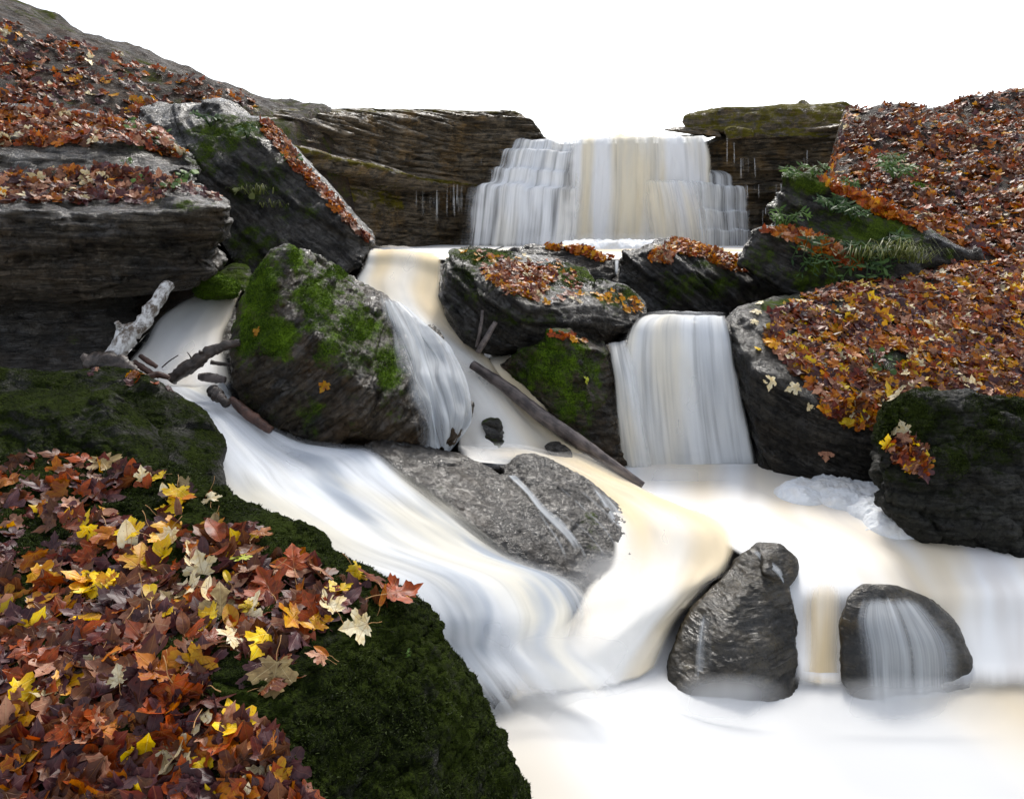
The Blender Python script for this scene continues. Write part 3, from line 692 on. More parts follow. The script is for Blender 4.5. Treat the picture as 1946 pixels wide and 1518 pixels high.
def cliff():
    plan = [(-5.3, 12.2, 1.95), (-4.4, 14.0, 2.2), (-3.0, 18.0, 2.85), (-1.4, 20.2, 3.2), (0.4, 20.6, 3.25), (1.2, 20.7, 2.35), (3, 20.8, 2.35), (5.6, 20.6, 2.38), (6.2, 20.5, 2.75), (8.2, 20.0, 2.85), (9.8, 18.2, 2.6), (11.5, 15.5, 2.0)]
    n, mrow = 620, 190
    s, c = polyline(plan, n)
    tx = np.gradient(c[:, 0]); ty = np.gradient(c[:, 1])
    ln = np.hypot(tx, ty); nx, ny = ty / ln, -tx / ln            # towards the gorge
    zt = c[:, 2]
    zz = np.linspace(0, 1, mrow)
    V = []; M = []
    zb = -1.2
    S, Z = np.meshgrid(s, zz, indexing='ij')
    X0 = np.repeat(c[:, 0][:, None], mrow, 1); Y0 = np.repeat(c[:, 1][:, None], mrow, 1)
    ZT = np.repeat(zt[:, None], mrow, 1)
    Zr = zb + (ZT - zb) * Z
    dip = Zr - np.clip(19 - Y0, -2, 8) * 0.055               # bedding dips gently
    q = np.stack([S.ravel(), np.zeros(S.size), dip.ravel()], 1)
    q[:, 2] += 0.05 * fbm(np.stack([S.ravel() * 0.35, Zr.ravel() * 0.3, 0 * S.ravel()], 1), 3, 77)
    v1, e1 = cells(q * np.array([0.55, 1, 6.5]), 5)
    v2, e2 = cells(q * np.array([1.1, 1, 17.0]), 8)
    v3, e3 = cells(q * np.array([0.35, 1, 2.2]), 9)
    off = 0.16 * (v3 - .5) + 0.20 * (v1 - 0.5) + 0.09 * (v2 - .5) - 0.10 * np.clip(1 - e1 / 0.12, 0, 1)
    off = off.reshape(S.shape)
    # big ledge at about z=1.15 and the undercut below it
    lz = 1.12 + 0.02 * np.sin(S * 1.7)
    led = 0.55 * np.exp(-np.clip((dip - lz) / 0.16, 0, 9) ** 2) * (dip > lz - 0.22) - 0.22 * np.clip((lz - dip) / 0.25, 0, 1) * (dip < lz)
    mid = np.clip((X0 - (-1.6)) / 1.2, 0, 1) * np.clip((7.8 - X0) / 0.8, 0, 1)      # behind the fall: stepped, leaning back
    led = led * (1 - mid)
    lean = mid * 1.15 * np.clip(1 - Z, 0, 1) + (1 - mid) * 0.35 * np.clip(1 - Z, 0, 1)
    stepped = mid * 0.16 * (np.floor(Zr / 0.30) * -1 % 2 - .5)
    off = off + led + lean + stepped
    # rounded crest
    off = off - 0.5 * np.clip((Z - 0.93) / 0.07, 0, 1) ** 2
    px = X0 + nx[:, None] * off; py = Y0 + ny[:, None] * off
    fine = fbm(np.stack([px.ravel(), py.ravel(), Zr.ravel() * 6], 1) * 2.2, 4, 31).reshape(S.shape)
    px += nx[:, None] * 0.035 * fine; py += ny[:, None] * 0.035 * fine
    G = np.stack([px, py, Zr + CZ], 2)
    mo = 0.75 * np.exp(-((dip - lz - 0.02) / 0.07) ** 2) * (1 - mid) + 0.75 * np.clip(1 - np.abs(dip - 0.55) / 0.6, 0, 1) * np.clip((-1.9 - X0) / 0.8, 0, 1) * np.clip(fbm(q * np.array([1.3, 1, 1.6]), 3, 66).reshape(S.shape) * 2 + 0.55, 0, 1)
    mo += 0.5 * (Z > 0.97)
    # plateau behind the crest, six rows going back
    rows = []
    for d, up in ((0.8, 0.02), (2.0, 0.1), (4, 0.2), (6, 0.3)):
        bx = px[:, -1] - nx * d; by = py[:, -1] - ny * d
        rows.append(np.stack([bx, by, Zr[:, -1] + CZ + up * 0.2 - 0.1 * d * 0.2], 1)[:, None, :])
    G = np.concatenate([G] + rows, 1)
    mo = np.concatenate([mo] + [np.full((n, 4), 0.5)], 1)
    m2 = G.shape[1]
    idx = np.arange(n * m2).reshape(n, m2)
    F = np.stack([idx[:-1, :-1], idx[1:, :-1], idx[1:, 1:], idx[:-1, 1:]], 2).reshape(-1, 4)
    o = np_mesh('cliff', G.reshape(-1, 3), F, mat_for(M_CLIFF, (0.0, -0.05, 1)), attrs={'moss': mo.ravel()}, origin=(0, 20, 1.8))
    tag(o, kind='structure')
    T = np.vstack([F[:, [0, 1, 2]], F[:, [0, 2, 3]]])
    VV = G.reshape(-1, 3)
    ROCKS[100] = (o, BVHTree.FromPolygons([tuple(v) for v in VV], [tuple(f) for f in T.tolist()]), VV, T, None)
cliff()

def sheet(name, x0, x1, y0, y1, nx, ny, fz, mat, kind='structure', key=None, attrs=None):
    xs = np.linspace(x0, x1, nx); ys = np.linspace(y0, y1, ny)
    X, Y = np.meshgrid(xs, ys, indexing='ij')
    Z = fz(X, Y)
    VV = np.stack([X, Y, Z], 2).reshape(-1, 3)
    idx = np.arange(nx * ny).reshape(nx, ny)
    F = np.stack([idx[:-1, :-1], idx[1:, :-1], idx[1:, 1:], idx[:-1, 1:]], 2).reshape(-1, 4)
    o = np_mesh(name, VV, F, mat, attrs=attrs(X, Y, Z) if attrs else {'moss': np.zeros(nx * ny)}, uv=np.stack([X.ravel(), Y.ravel()], 1))
    tag(o, kind=kind)
    if key:
        T = np.vstack([F[:, [0, 1, 2]], F[:, [0, 2, 3]]])
        ROCKS[key] = (o, BVHTree.FromPolygons([tuple(v) for v in VV], [tuple(f) for f in T.tolist()]), VV, T, None)
    return o

def fb2(X, Y, sc, seed, oct=4):
    return fbm(np.stack([X.ravel() * sc, Y.ravel() * sc, np.zeros(X.size)], 1), oct, seed).reshape(X.shape)

# leafy hillside climbing on the right
M_SOIL = ('leaf_mould_soil', dict(dark=(0.012, 0.008, 0.006), mid=(0.04, 0.024, 0.014), light=(0.09, 0.05, 0.025), brown=(0.055, 0.028, 0.012), brown_amt=0.7, rough=(0.6, 0.9), fine=0.8, wetness=0.1,
                  moss_cols=((0.03, 0.04, 0.006), (0.09, 0.10, 0.012))))
hA, hB, hC = P(1590, 345, 12.6), P(1770, 436, 10.6), P(1700, 212, 16.5)
hn = (hB - hA).cross(hC - hA)
def hill_z(X, Y):
    z = hA.z - (hn.x * (X - hA.x) + hn.y * (Y - hA.y)) / hn.z
    left = hA.x + (Y - hA.y) * 0.48
    z = z - 6.0 * np.clip(left - X, 0, 9) ** 1.2
    z = np.minimum(z, hC.z + 0.05 * (Y - 16) + 0.12 * np.clip(X - hC.x, 0, 9))
    z = z + 0.28 * fb2(X, Y, 0.8, 401) + 0.08 * fb2(X, Y, 2.6, 402)
    return z
sheet('hillside', 4.0, 17.0, 9.4, 20.5, 260, 240, hill_z, mat_for(M_SOIL, (0, 0, 1)), key=101, attrs=lambda X, Y, Z: {'moss': np.clip(0.55 * fb2(X, Y, 0.9, 403) + 0.1, 0, 1).ravel()})
rock('layered_rock', 'dark rock sticking out at the top of the leafy hillside', [(1705, 296, 15.2), (1718, 240, 15.6), (1745, 232, 15.7), (1770, 300, 15.2), (1735, 318, 15.0)], M_BLACK, depth=0.6, vox=0.04, big=0.08, bed_amp=0.1, moss=0.2, seed=29)

lA, lB, lC = P(60, 345, 9.0), P(480, 240, 13.0), P(0, 40, 13.0)
ln_ = (lB - lA).cross(lC - lA)
def lhill_z(X, Y):
    z = lA.z - (ln_.x * (X - lA.x) + ln_.y * (Y - lA.y)) / ln_.z
    edge = lB.x + 0.35 + (Y - lB.y) * 0.1
    z = z - 5.0 * np.clip(X - edge, 0, 9)
    z = np.minimum(z, 0.158 * Y + CZ + 0.35 * np.clip(-4.6 - X, 0, 9))
    return z + 0.22 * fb2(X, Y, 0.9, 411) + 0.08 * fb2(X, Y, 2.6, 412)
sheet('hillside', -14.0, -3.0, 8.2, 16.0, 220, 160, lhill_z, mat_for(M_SOIL, (0, 0, 1)), key=102, attrs=lambda X, Y, Z: {'moss': np.clip(0.6 * fb2(X, Y, 0.9, 413) + 0.25, 0, 1).ravel()})

# ================================================================== WATER
W_FALL = water_mat('falling_water', white=(0.96, 0.96, 0.97), cream=(0.92, 0.80, 0.56), cream_amt=0.8, across=4.5, along=0.25, streak=0.62, cover=0.62, grey_amt=0.25, trans=0.15)
W_THIN = water_mat('thin_falling_water', cream_amt=0.15, across=7.0, along=0.3, streak=0.65, cover=0.45, grey_amt=0.25, seed=3.0)
W_CREAM = water_mat('cream_cascade_water', white=(0.90, 0.88, 0.83), cream=(0.82, 0.66, 0.40), cream_amt=0.95, across=3.2, along=0.35, streak=0.35, cover=1.0, grey_amt=0.12, seed=6.0)
W_SIDE = water_mat('side_cascade_water', white=(0.94, 0.94, 0.94), cream=(0.84, 0.72, 0.52), cream_amt=0.7, across=3.5, along=0.35, streak=0.3, cover=1.1, grey_amt=0.05, seed=61.0)
W_TIER = water_mat('tiered_fall_water', white=(0.92, 0.93, 0.95), cream=(0.86, 0.76, 0.55), cream_amt=0.3, across=5.5, along=0.35, streak=0.7, cover=0.46, grey_amt=0.3, seed=71.0)
W_DROP = water_mat('tan_spill_water', white=(0.88, 0.85, 0.78), cream=(0.78, 0.60, 0.34), cream_amt=0.9, across=9.0, along=0.5, streak=0.5, cover=0.5, grey_amt=0.1, seed=95.0)
W_MID = water_mat('side_fall_water', cream_amt=0.6, across=8.0, along=0.5, streak=0.7, cover=0.50, grey_amt=0.5, seed=11.0, trans=0.12)
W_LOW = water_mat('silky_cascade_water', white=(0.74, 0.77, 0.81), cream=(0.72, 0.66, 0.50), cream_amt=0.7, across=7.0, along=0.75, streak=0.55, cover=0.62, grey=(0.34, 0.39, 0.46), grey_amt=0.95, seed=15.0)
W_VEIL = water_mat('veil_water', white=(0.80, 0.84, 0.88), cream_amt=0.0, across=16.0, along=0.9, streak=0.42, cover=0.42, grey_amt=0.5, seed=21.0, amax=0.66)
W_POOL = water_mat('foamy_pool_water', white=(0.90, 0.91, 0.92), cream=(0.78, 0.66, 0.47), cream_amt=0.9, across=4.0, along=0.30, streak=0.25, cover=1.3, grey=(0.55, 0.49, 0.45), grey_amt=0.45, seed=31.0)
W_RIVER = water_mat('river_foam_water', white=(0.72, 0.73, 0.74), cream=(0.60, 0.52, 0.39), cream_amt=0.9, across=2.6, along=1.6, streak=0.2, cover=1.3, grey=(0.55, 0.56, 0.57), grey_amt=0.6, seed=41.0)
W_MIST = spray_mat('fine_spray', 0.30)
W_WISP = water_mat('thread_water', cream_amt=0.1, across=5.0, along=1.2, streak=0.5, cover=0.75, grey_amt=0.2, seed=81.0, amax=0.85)
W_SPRAY = spray_mat('foot_spray', 0.62, 4.0)
M_FOAM = foam_mat('foam')

def crom(A, n):
    """Catmull-Rom resampling of A (k,...) along its first axis to n rows"""
    k = len(A)
    if k == 2:
        t = np.linspace(0, 1, n).reshape((n,) + (1,) * (A.ndim - 1))
        return A[0] * (1 - t) + A[1] * t
    t = np.linspace(0, k - 1, n)
    i = np.clip(t.astype(int), 0, k - 2)
    f = (t - i).reshape((n,) + (1,) * (A.ndim - 1))
    g = lambda j: A[np.clip(j, 0, k - 1)]
    p0, p1, p2, p3 = g(i - 1), g(i), g(i + 1), g(i + 2)
    return 0.5 * (2 * p1 + (p2 - p0) * f + (2 * p0 - 5 * p1 + 4 * p2 - p3) * f ** 2 + (3 * p1 - p0 - 3 * p2 + p3) * f ** 3)

WPTS = []
def ribbon(name, rows, mat, nu=40, nv=120, edge=(0.2, 0.2, 0.08, 0.08), bump=0.0, drape=None, lift=0.015, dens=1.0, keep=True, seed=1, thin=None, wob=0.0, mist=0):
    """a sheet of running water through rows of pixel points given from upstream to downstream"""
    R = []
    for r in rows:
        W = []
        for p in r:
            if drape is not None:
                h = hit(drape, p[0], p[1])
                if h is None:
                    W.append(None); continue
                loc, nr = h
                W.append(np.array(loc + nr * lift))
            else:
                W.append(np.array(P(*p)))
        good = [w for w in W if w is not None]
        if not good:
            continue
        idx_ok = [i for i, w in enumerate(W) if w is not None]
        W = [W[min(idx_ok, key=lambda j: abs(j - i))] for i in range(len(W))]
        R.append(crom(np.array(W), nu))
    G = crom(np.array(R), nv)
    if drape is not None:
        for _ in range(2):
            G[1:-1] = 0.25 * G[:-2] + 0.5 * G[1:-1] + 0.25 * G[2:]
            G[:, 1:-1] = 0.25 * G[:, :-2] + 0.5 * G[:, 1:-1] + 0.25 * G[:, 2:]
    du = np.linalg.norm(np.diff(G, axis=1), axis=2); dv = np.linalg.norm(np.diff(G, axis=0), axis=2)
    u = np.concatenate([np.zeros((nv, 1)), np.cumsum(du, 1)], 1)
    uc = (u - u[:, -1:] * 0.5)
    # keep streaks continuous: width follows the mean width
    uc = uc / np.maximum(u[:, -1:], 1e-6) * (0.5 * u[:, -1:] + 0.5 * u[:, -1].mean())
    v = np.concatenate([np.zeros((1, nu)), np.cumsum(dv, 0)], 0)
    v = 0.5 * v + 0.5 * v.mean(1, keepdims=True)
    U = np.linspace(0, 1, nu)[None, :]; T = np.linspace(0, 1, nv)[:, None]
    if bump:
        nrm = np.cross(np.gradient(G, axis=1), np.gradient(G, axis=0))
        nrm /= np.maximum(np.linalg.norm(nrm, axis=2, keepdims=True), 1e-9)
        nrm *= np.sign(nrm[:, :, 2:3] + 1e-9)
        b = fbm(np.stack([uc.ravel() * 2.2, v.ravel() * 0.9, np.full(uc.size, seed * 1.7)], 1), 3, seed + 200).reshape(uc.shape)
        b2 = fbm(np.stack([uc.ravel() * 7.0, v.ravel() * 1.2, np.full(uc.size, seed * 1.7)], 1), 2, seed + 220).reshape(uc.shape)
        G = G + nrm * (bump * (b + 0.35 * b2))[:, :, None]
    if drape is not None:
        uc = (np.linspace(-.5, .5, nu)[None, :] * u[:, -1].mean()) + np.zeros((nv, 1))
        v = np.linspace(0, 1, nv)[:, None] * v[-1].mean() + np.zeros((1, nu))
    if wob:
        G[:, :, 2] += wob * fbm(np.stack([uc.ravel() * 1.3, np.full(uc.size, seed * 2.1), v.ravel() * 0.25], 1), 4, seed + 90).reshape(uc.shape) * np.clip(np.sin(np.pi * np.linspace(0, 1, nv)) * 1.6, 0, 1)[:, None]
        G[:, :, 1] -= wob * 0.6 * fbm(np.stack([uc.ravel() * 2.3, np.full(uc.size, seed * 1.1), v.ravel() * 0.8], 1), 3, seed + 95).reshape(uc.shape)
    l, r_, t, b = edge
    jag = 0.35 * fbm(np.stack([v.ravel() * 1.3, uc.ravel() * 0.5, np.full(uc.size, seed)], 1), 3, seed + 300).reshape(uc.shape)
    a = np.ones((nv, nu))
    sm = lambda x: np.clip(x, 0, 1) ** 2 * (3 - 2 * np.clip(x, 0, 1))
    if l: a = a * sm(U / l + jag * (1 - U))
    if r_: a = a * sm((1 - U) / r_ + jag * U)
    if l: a = a * sm(U / 0.03)
    if r_: a = a * sm((1 - U) / 0.03)
    if t: a = a * sm(T / t)
    if b: a = a * sm((1 - T) / b)
    if keep:
        a = a * sm((G[:, :, 2] - (CZ - 3.20 + 0.38 * np.exp(-((G[:, :, 0] - 0.05) / 0.95) ** 2 - ((G[:, :, 1] - 3.2) / 1.25) ** 2))) / 0.05)
    if thin is not None:
        a = a * thin(U + 0 * T, T + 0 * U)
    idx = np.arange(nu * nv).reshape(nv, nu)
    F = np.stack([idx[:-1, :-1], idx[1:, :-1], idx[1:, 1:], idx[:-1, 1:]], 2).reshape(-1, 4)
    af = (a * dens).ravel()
    lim = 0.28 if name == 'spray' else 0.05
    o = np_mesh(name, G.reshape(-1, 3), F[(af[F] > lim).any(1)], mat, uv=np.stack([uc.ravel(), v.ravel()], 1), attrs={'a': np.clip(af - lim, 0, 1) / (1 - lim)})
    tag(o, kind='structure')
    if keep:
        WPTS.append(G[::4, ::4].reshape(-1, 3))
    if mist:
        # a thin layer of spray hanging just over the running water, a little wider than it
        mid = G.mean(1, keepdims=True)
        H = mid + (G - mid) * 1.16
        H = H + np.array([0, -0.045, 0.05])
        a2 = sm(U / 0.42) * sm((1 - U) / 0.42) * sm(T / 0.08) * sm((1 - T) / 0.12)
        a2 = np.clip(a2 - 0.3, 0, 1).ravel() / 0.7
        tag(np_mesh('spray', H.reshape(-1, 3), F[(a2[F] > 0).any(1)], W_MIST, uv=np.stack([uc.ravel(), v.ravel()], 1), attrs={'a': a2.ravel()}), kind='structure')
    return o

def lin(x0, x1, y0, y1, Y0, Y1, n=2):
    return [(x0 + (x1 - x0) * i / (n - 1), y0 + (y1 - y0) * i / (n - 1), Y0 + (Y1 - Y0) * i / (n - 1)) for i in range(n)]

def Yz(py, z):
    v = (H0 / 2 - py) / FPX
    return z * (CP + v * SP) / (-SP + v * CP)

# --- the big fall
ribbon('waterfall', [lin(1078, 1352, 260, 256, 21.5, 21.5), lin(1078, 1350, 264, 257, 20.2, 20.2), lin(1075, 1352, 272, 264, 19.75, 19.75), lin(1070, 1358, 300, 300, 19.55, 19.55), lin(1062, 1366, 360, 360, 19.35, 19.35), lin(1050, 1372, 420, 420, 19.25, 19.25), lin(1040, 1376, 478, 476, 19.2, 19.2)],
       W_FALL, nu=160, nv=90, edge=(0.12, 0.08, 0, 0.04), bump=0.10, seed=2, keep=False, wob=0.10)
ribbon('waterfall', [lin(965, 1120, 264, 263, 20.4, 20.4), lin(960, 1120, 268, 266, 20.1, 20.0), lin(950, 1122, 283, 283, 19.98, 19.85), lin(930, 1122, 287, 287, 19.75, 19.65), lin(915, 1124, 318, 318, 19.65, 19.55), lin(902, 1126, 323, 323, 19.35, 19.35), lin(888, 1130, 349, 349, 19.25, 19.25),
                     lin(858, 1132, 355, 354, 18.95, 19.0), lin(850, 1134, 372, 372, 18.85, 18.9), lin(842, 1134, 420, 420, 18.7, 18.75), lin(832, 1130, 480, 480, 18.62, 18.7)],
       W_TIER, nu=130, nv=160, edge=(0.28, 0.25, 0, 0.04), bump=0.05, seed=3, keep=False, dens=0.95, wob=0.22)
ribbon('waterfall', [lin(1290, 1372, 322, 322, 20.0, 20.2), lin(1290, 1395, 328, 328, 19.6, 19.8), lin(1290, 1400, 348, 348, 19.5, 19.6), lin(1290, 1424, 353, 353, 19.2, 19.3), lin(1290, 1428, 397, 397, 19.1, 19.2), lin(1295, 1430, 402, 402, 18.85, 18.9), lin(1300, 1432, 436, 436, 18.75, 18.8), lin(1300, 1436, 441, 441, 18.5, 18.5), lin(1300, 1438, 480, 480, 18.4, 18.45)],
       W_THIN, nu=110, nv=140, edge=(0.35, 0.12, 0.05, 0.04), bump=0.04, seed=4, keep=False, dens=0.75, wob=0.22)
ribbon('waterfall', [lin(1205, 1330, 338, 338, 19.3, 19.3), lin(1200, 1345, 350, 350, 19.1, 19.1), lin(1195, 1365, 385, 385, 18.95, 18.95), lin(1190, 1385, 430, 430, 18.85, 18.85), lin(1190, 1395, 480, 480, 18.8, 18.8)], W_FALL, nu=80, nv=70, edge=(0.3, 0.3, 0.25, 0.04), bump=0.05, seed=5, keep=False, dens=0.8)
rnd = random.Random(3)
def wisp(x, y0, y1, w, Y, dx=0, mat=W_WISP, dens=0.75):
    w *= rnd.uniform(.55, 1.2); dens *= rnd.uniform(.75, 1.15); y1 += rnd.uniform(-12, 12)
    ribbon('water_thread', [lin(x - w * .4, x + w * .4, y0, y0, Y, Y), lin(x - w * .5 + dx * .4, x + w * .5 + dx * .4, y0 + (y1 - y0) * .35, y0 + (y1 - y0) * .35, Y - .12, Y - .12), lin(x - w + dx, x + w + dx, y1, y1, Y - .15, Y - .15)], mat, nu=7, nv=24, edge=(0.4, 0.4, 0.06, 0.45), keep=False, dens=dens, seed=rnd.randint(1, 99))
for k in range(34):
    wisp(rnd.uniform(788, 880), 350 + rnd.uniform(-1, 3), rnd.uniform(395, 475), rnd.uniform(1.2, 5.5), 18.55, rnd.uniform(-2, 2), dens=rnd.uniform(.25, .55))
for k in range(16):
    y_ = rnd.choice([276, 300, 322]); wisp(rnd.uniform(905, 985), y_, y_ + rnd.uniform(18, 50), rnd.uniform(1.5, 4), 19.2, rnd.uniform(-1, 1), dens=rnd.uniform(.3, .6))
for k in range(24):
    y_ = rnd.choice([300, 350, 398, 440]); wisp(rnd.uniform(1385, 1450), y_, y_ + rnd.uniform(20, 46), rnd.uniform(1.5, 4), 18.3, rnd.uniform(0, 2), dens=rnd.uniform(.3, .6))
for x, y0, y1, w in ((1442, 350, 392, 3), (1450, 396, 440, 3), (1436, 310, 345, 3), (1408, 300, 348, 4), (1420, 352, 400, 4), (1395, 270, 322, 4), (1382, 262, 330, 5), (1534, 285, 318, 5), (1528, 300, 322, 3), (1512, 318, 350, 3), (1500, 345, 372, 2), (1545, 312, 330, 3), (1560, 318, 330, 2), (1475, 350, 385, 3), (1484, 348, 375, 4), (1455, 395, 418, 3), (1436, 442, 470, 4), (1418, 440, 475, 5)):
    wisp(x, y0, y1, w, 18.3, rnd.uniform(-1, 2), dens=0.6)

# --- upper pool and its foam
def flat(name, x0, x1, y0, y1, z, mat, nx=60, ny=60, amp=0.02, sc=2.0, seed=1):
    X, Y = np.meshgrid(np.linspace(x0, x1, nx), np.linspace(y0, y1, ny), indexing='ij')
    Z = z + CZ + amp * fb2(X, Y, sc, seed)
    idx = np.arange(nx * ny).reshape(nx, ny)
    F = np.stack([idx[:-1, :-1], idx[1:, :-1], idx[1:, 1:], idx[:-1, 1:]], 2).reshape(-1, 4)
    o = np_mesh(name, np.stack([X, Y, Z], 2).reshape(-1, 3), F, mat, uv=np.stack([Y.ravel(), X.ravel()], 1), attrs={'a': np.ones(nx * ny)})
    return tag(o, kind='structure')
flat('upper_pool', -3.2, 7.0, 10.9, 19.6, -0.50, W_POOL, 90, 90, 0.02, 1.5, 5)

def foam_heap(name, pts, mat, seed, rad, hgt):
    """froth: overlapping low mounds with a bubbly surface"""
    P0 = np.array([tuple(P(*p)) for p in pts])
    x0, x1 = P0[:, 0].min() - rad, P0[:, 0].max() + rad
    y0, y1 = P0[:, 1].min() - rad, P0[:, 1].max() + rad
    nx = 150; ny = max(30, int(150 * (y1 - y0) / (x1 - x0)))
    X, Y = np.meshgrid(np.linspace(x0, x1, nx), np.linspace(y0, y1, ny), indexing='ij')
    Z = np.full(X.shape, -1.0)
    for p in P0:
        d = np.hypot(X - p[0], (Y - p[1]) * 1.0) / rad
        Z = np.maximum(Z, hgt * np.sqrt(np.clip(1 - d * d, 0, 1)) - 0.4 * hgt * (d > 1) * np.minimum(d - 1, 1))
    Z = Z + hgt * (0.35 * fb2(X, Y, 5 / rad * 0.35, seed) + 0.22 * np.abs(fb2(X, Y, 14 / rad * 0.35, seed + 1)))
    Z = Z - 0.12 * hgt + P0[:, 2].mean()
    idx = np.arange(nx * ny).reshape(nx, ny)
    F = np.stack([idx[:-1, :-1], idx[1:, :-1], idx[1:, 1:], idx[:-1, 1:]], 2).reshape(-1, 4)
    o = np_mesh(name, np.stack([X, Y, Z], 2).reshape(-1, 3), F, mat)
    return tag(o, kind='stuff')
foam_heap('foam', [(x, 474, 17.0 + 0.6 * math.sin(x)) for x in range(1090, 1262, 14)], M_FOAM, 3, 0.5, 0.22)
foam_heap('foam', [(1520, 945, Yz(945, -2.62)), (1545, 935, Yz(935, -2.62)), (1580, 930, Yz(930, -2.62)), (1610, 935, Yz(935, -2.62)), (1640, 938, Yz(938, -2.62)), (1670, 950, Yz(950, -2.62)), (1600, 955, Yz(955, -2.62)), (1660, 975, Yz(975, -2.62)), (1690, 985, Yz(985, -2.62)), (1700, 1000, Yz(1000, -2.62))], M_FOAM, 8, 0.26, 0.13)

# --- cascade through the middle
ribbon('cascade', [[(704, 474, 11.5), (770, 478, 11.5), (838, 486, 11.5)], [(700, 474, 10.4), (770, 478, 10.4), (840, 487, 10.4)], [(697, 482, 9.95), (770, 484, 9.95), (841, 494, 9.9)], [(688, 505, 9.75), (770, 510, 9.7), (843, 530, 9.6)], [(668, 540, 9.4), (760, 545, 9.25), (848, 575, 9.1)], [(690, 585, 8.8), (775, 590, 8.7), (862, 615, 8.5)],
                   [(740, 625, 8.2), (820, 635, 8.1), (905, 655, 8.05)], [(795, 672, 7.75), (870, 685, 7.65), (965, 700, 7.7)], [(845, 735, 7.3), (910, 740, 7.25), (1010, 770, 7.3)], [(866, 800, 6.95), (940, 800, 6.9), (1075, 835, 7.05)], [(866, 858, 6.6), (960, 862, 6.55), (1150, 880, 6.85)]],
       W_CREAM, nu=70, nv=170, edge=(0.14, 0.2, 0, 0), bump=0.05, seed=6, mist=1)
ribbon('cascade', [lin(862, 1130, 842, 866, 6.7, 6.8, 3), [(866, 860, 6.3), (1000, 858, 6.4), (1160, 880, 6.8)], [(885, 881, 5.98), (1040, 872, 6.25), (1200, 905, 6.75)], [(1035, 888, 6.12), (1110, 905, 6.15), (1240, 930, 6.48)], [(1110, 935, 5.85), (1190, 950, 5.95), (1320, 960, 6.1)], [(1150, 990, 5.47), (1260, 1005, 5.49), (1400, 1005, 5.42)],
                   [(1150, 1068, 5.0), (1300, 1075, 5.1), (1400, 1062, 5.01)], [(1105, 1112, 4.74), (1260, 1135, 4.68), (1345, 1122, 4.98)], [(1080, 1170, 4.42), (1190, 1195, 4.32), (1292, 1190, 4.7)], [(1000, 1245, Yz(1245, -2.70)), (1130, 1262, 4.0), (1264, 1260, 4.42)], [(960, 1325, Yz(1325, -2.78)), (1100, 1330, 3.78), (1256, 1330, 4.2)], [(940, 1410, Yz(1410, -2.81)), (1100, 1420, 3.45), (1246, 1410, 3.85)]],
       W_CREAM, nu=80, nv=170, edge=(0.14, 0.24, 0.04, 0.2), bump=0.05, seed=7, mist=1)
# water seen beyond the log, by the brown boulder
ribbon('cascade', [lin(930, 985, 672, 668, 8.2, 8.2), lin(925, 985, 685, 682, 7.85, 7.8), lin(940, 1000, 710, 705, 7.5, 7.45), lin(985, 1040, 770, 760, 7.15, 7.1), lin(1040, 1085, 830, 815, 6.95, 6.95)], W_CREAM, nu=24, nv=50, edge=(0.2, 0.3, 0.1, 0.3), bump=0.03, seed=8, dens=0.9)

# --- side cascade on the left and the broad lower cascade
ribbon('cascade', [lin(395, 466, 558, 550, 8.6, 8.6), lin(385, 464, 560, 553, 8.25, 8.2), lin(345, 455, 575, 572, 7.95, 7.8), lin(290, 446, 612, 618, 7.5, 7.35), lin(255, 440, 660, 668, 7.0, 6.95), lin(232, 445, 700, 705, 6.55, 6.6), lin(215, 455, 745, 742, 6.2, 6.2)],
       W_SIDE, nu=50, nv=80, edge=(0.22, 0.2, 0.05, 0.1), bump=0.04, seed=9, mist=1)
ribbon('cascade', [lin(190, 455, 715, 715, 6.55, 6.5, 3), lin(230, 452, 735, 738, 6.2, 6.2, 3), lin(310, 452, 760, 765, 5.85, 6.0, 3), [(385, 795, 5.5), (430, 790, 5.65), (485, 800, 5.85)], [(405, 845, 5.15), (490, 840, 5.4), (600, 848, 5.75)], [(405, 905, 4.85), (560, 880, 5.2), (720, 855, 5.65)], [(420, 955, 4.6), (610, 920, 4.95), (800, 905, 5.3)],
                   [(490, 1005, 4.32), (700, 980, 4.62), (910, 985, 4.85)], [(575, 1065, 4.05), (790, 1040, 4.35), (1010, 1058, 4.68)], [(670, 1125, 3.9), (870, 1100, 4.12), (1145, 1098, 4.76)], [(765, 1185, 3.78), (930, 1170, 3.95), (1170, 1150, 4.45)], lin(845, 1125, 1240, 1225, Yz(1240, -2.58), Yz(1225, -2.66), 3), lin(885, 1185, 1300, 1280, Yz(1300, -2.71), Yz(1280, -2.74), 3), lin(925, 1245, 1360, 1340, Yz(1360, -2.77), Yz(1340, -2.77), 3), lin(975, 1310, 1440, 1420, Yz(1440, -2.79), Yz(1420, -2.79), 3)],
       W_LOW, nu=110, nv=200, edge=(0.07, 0.24, 0.05, 0.2), bump=0.055, seed=10, mist=1)

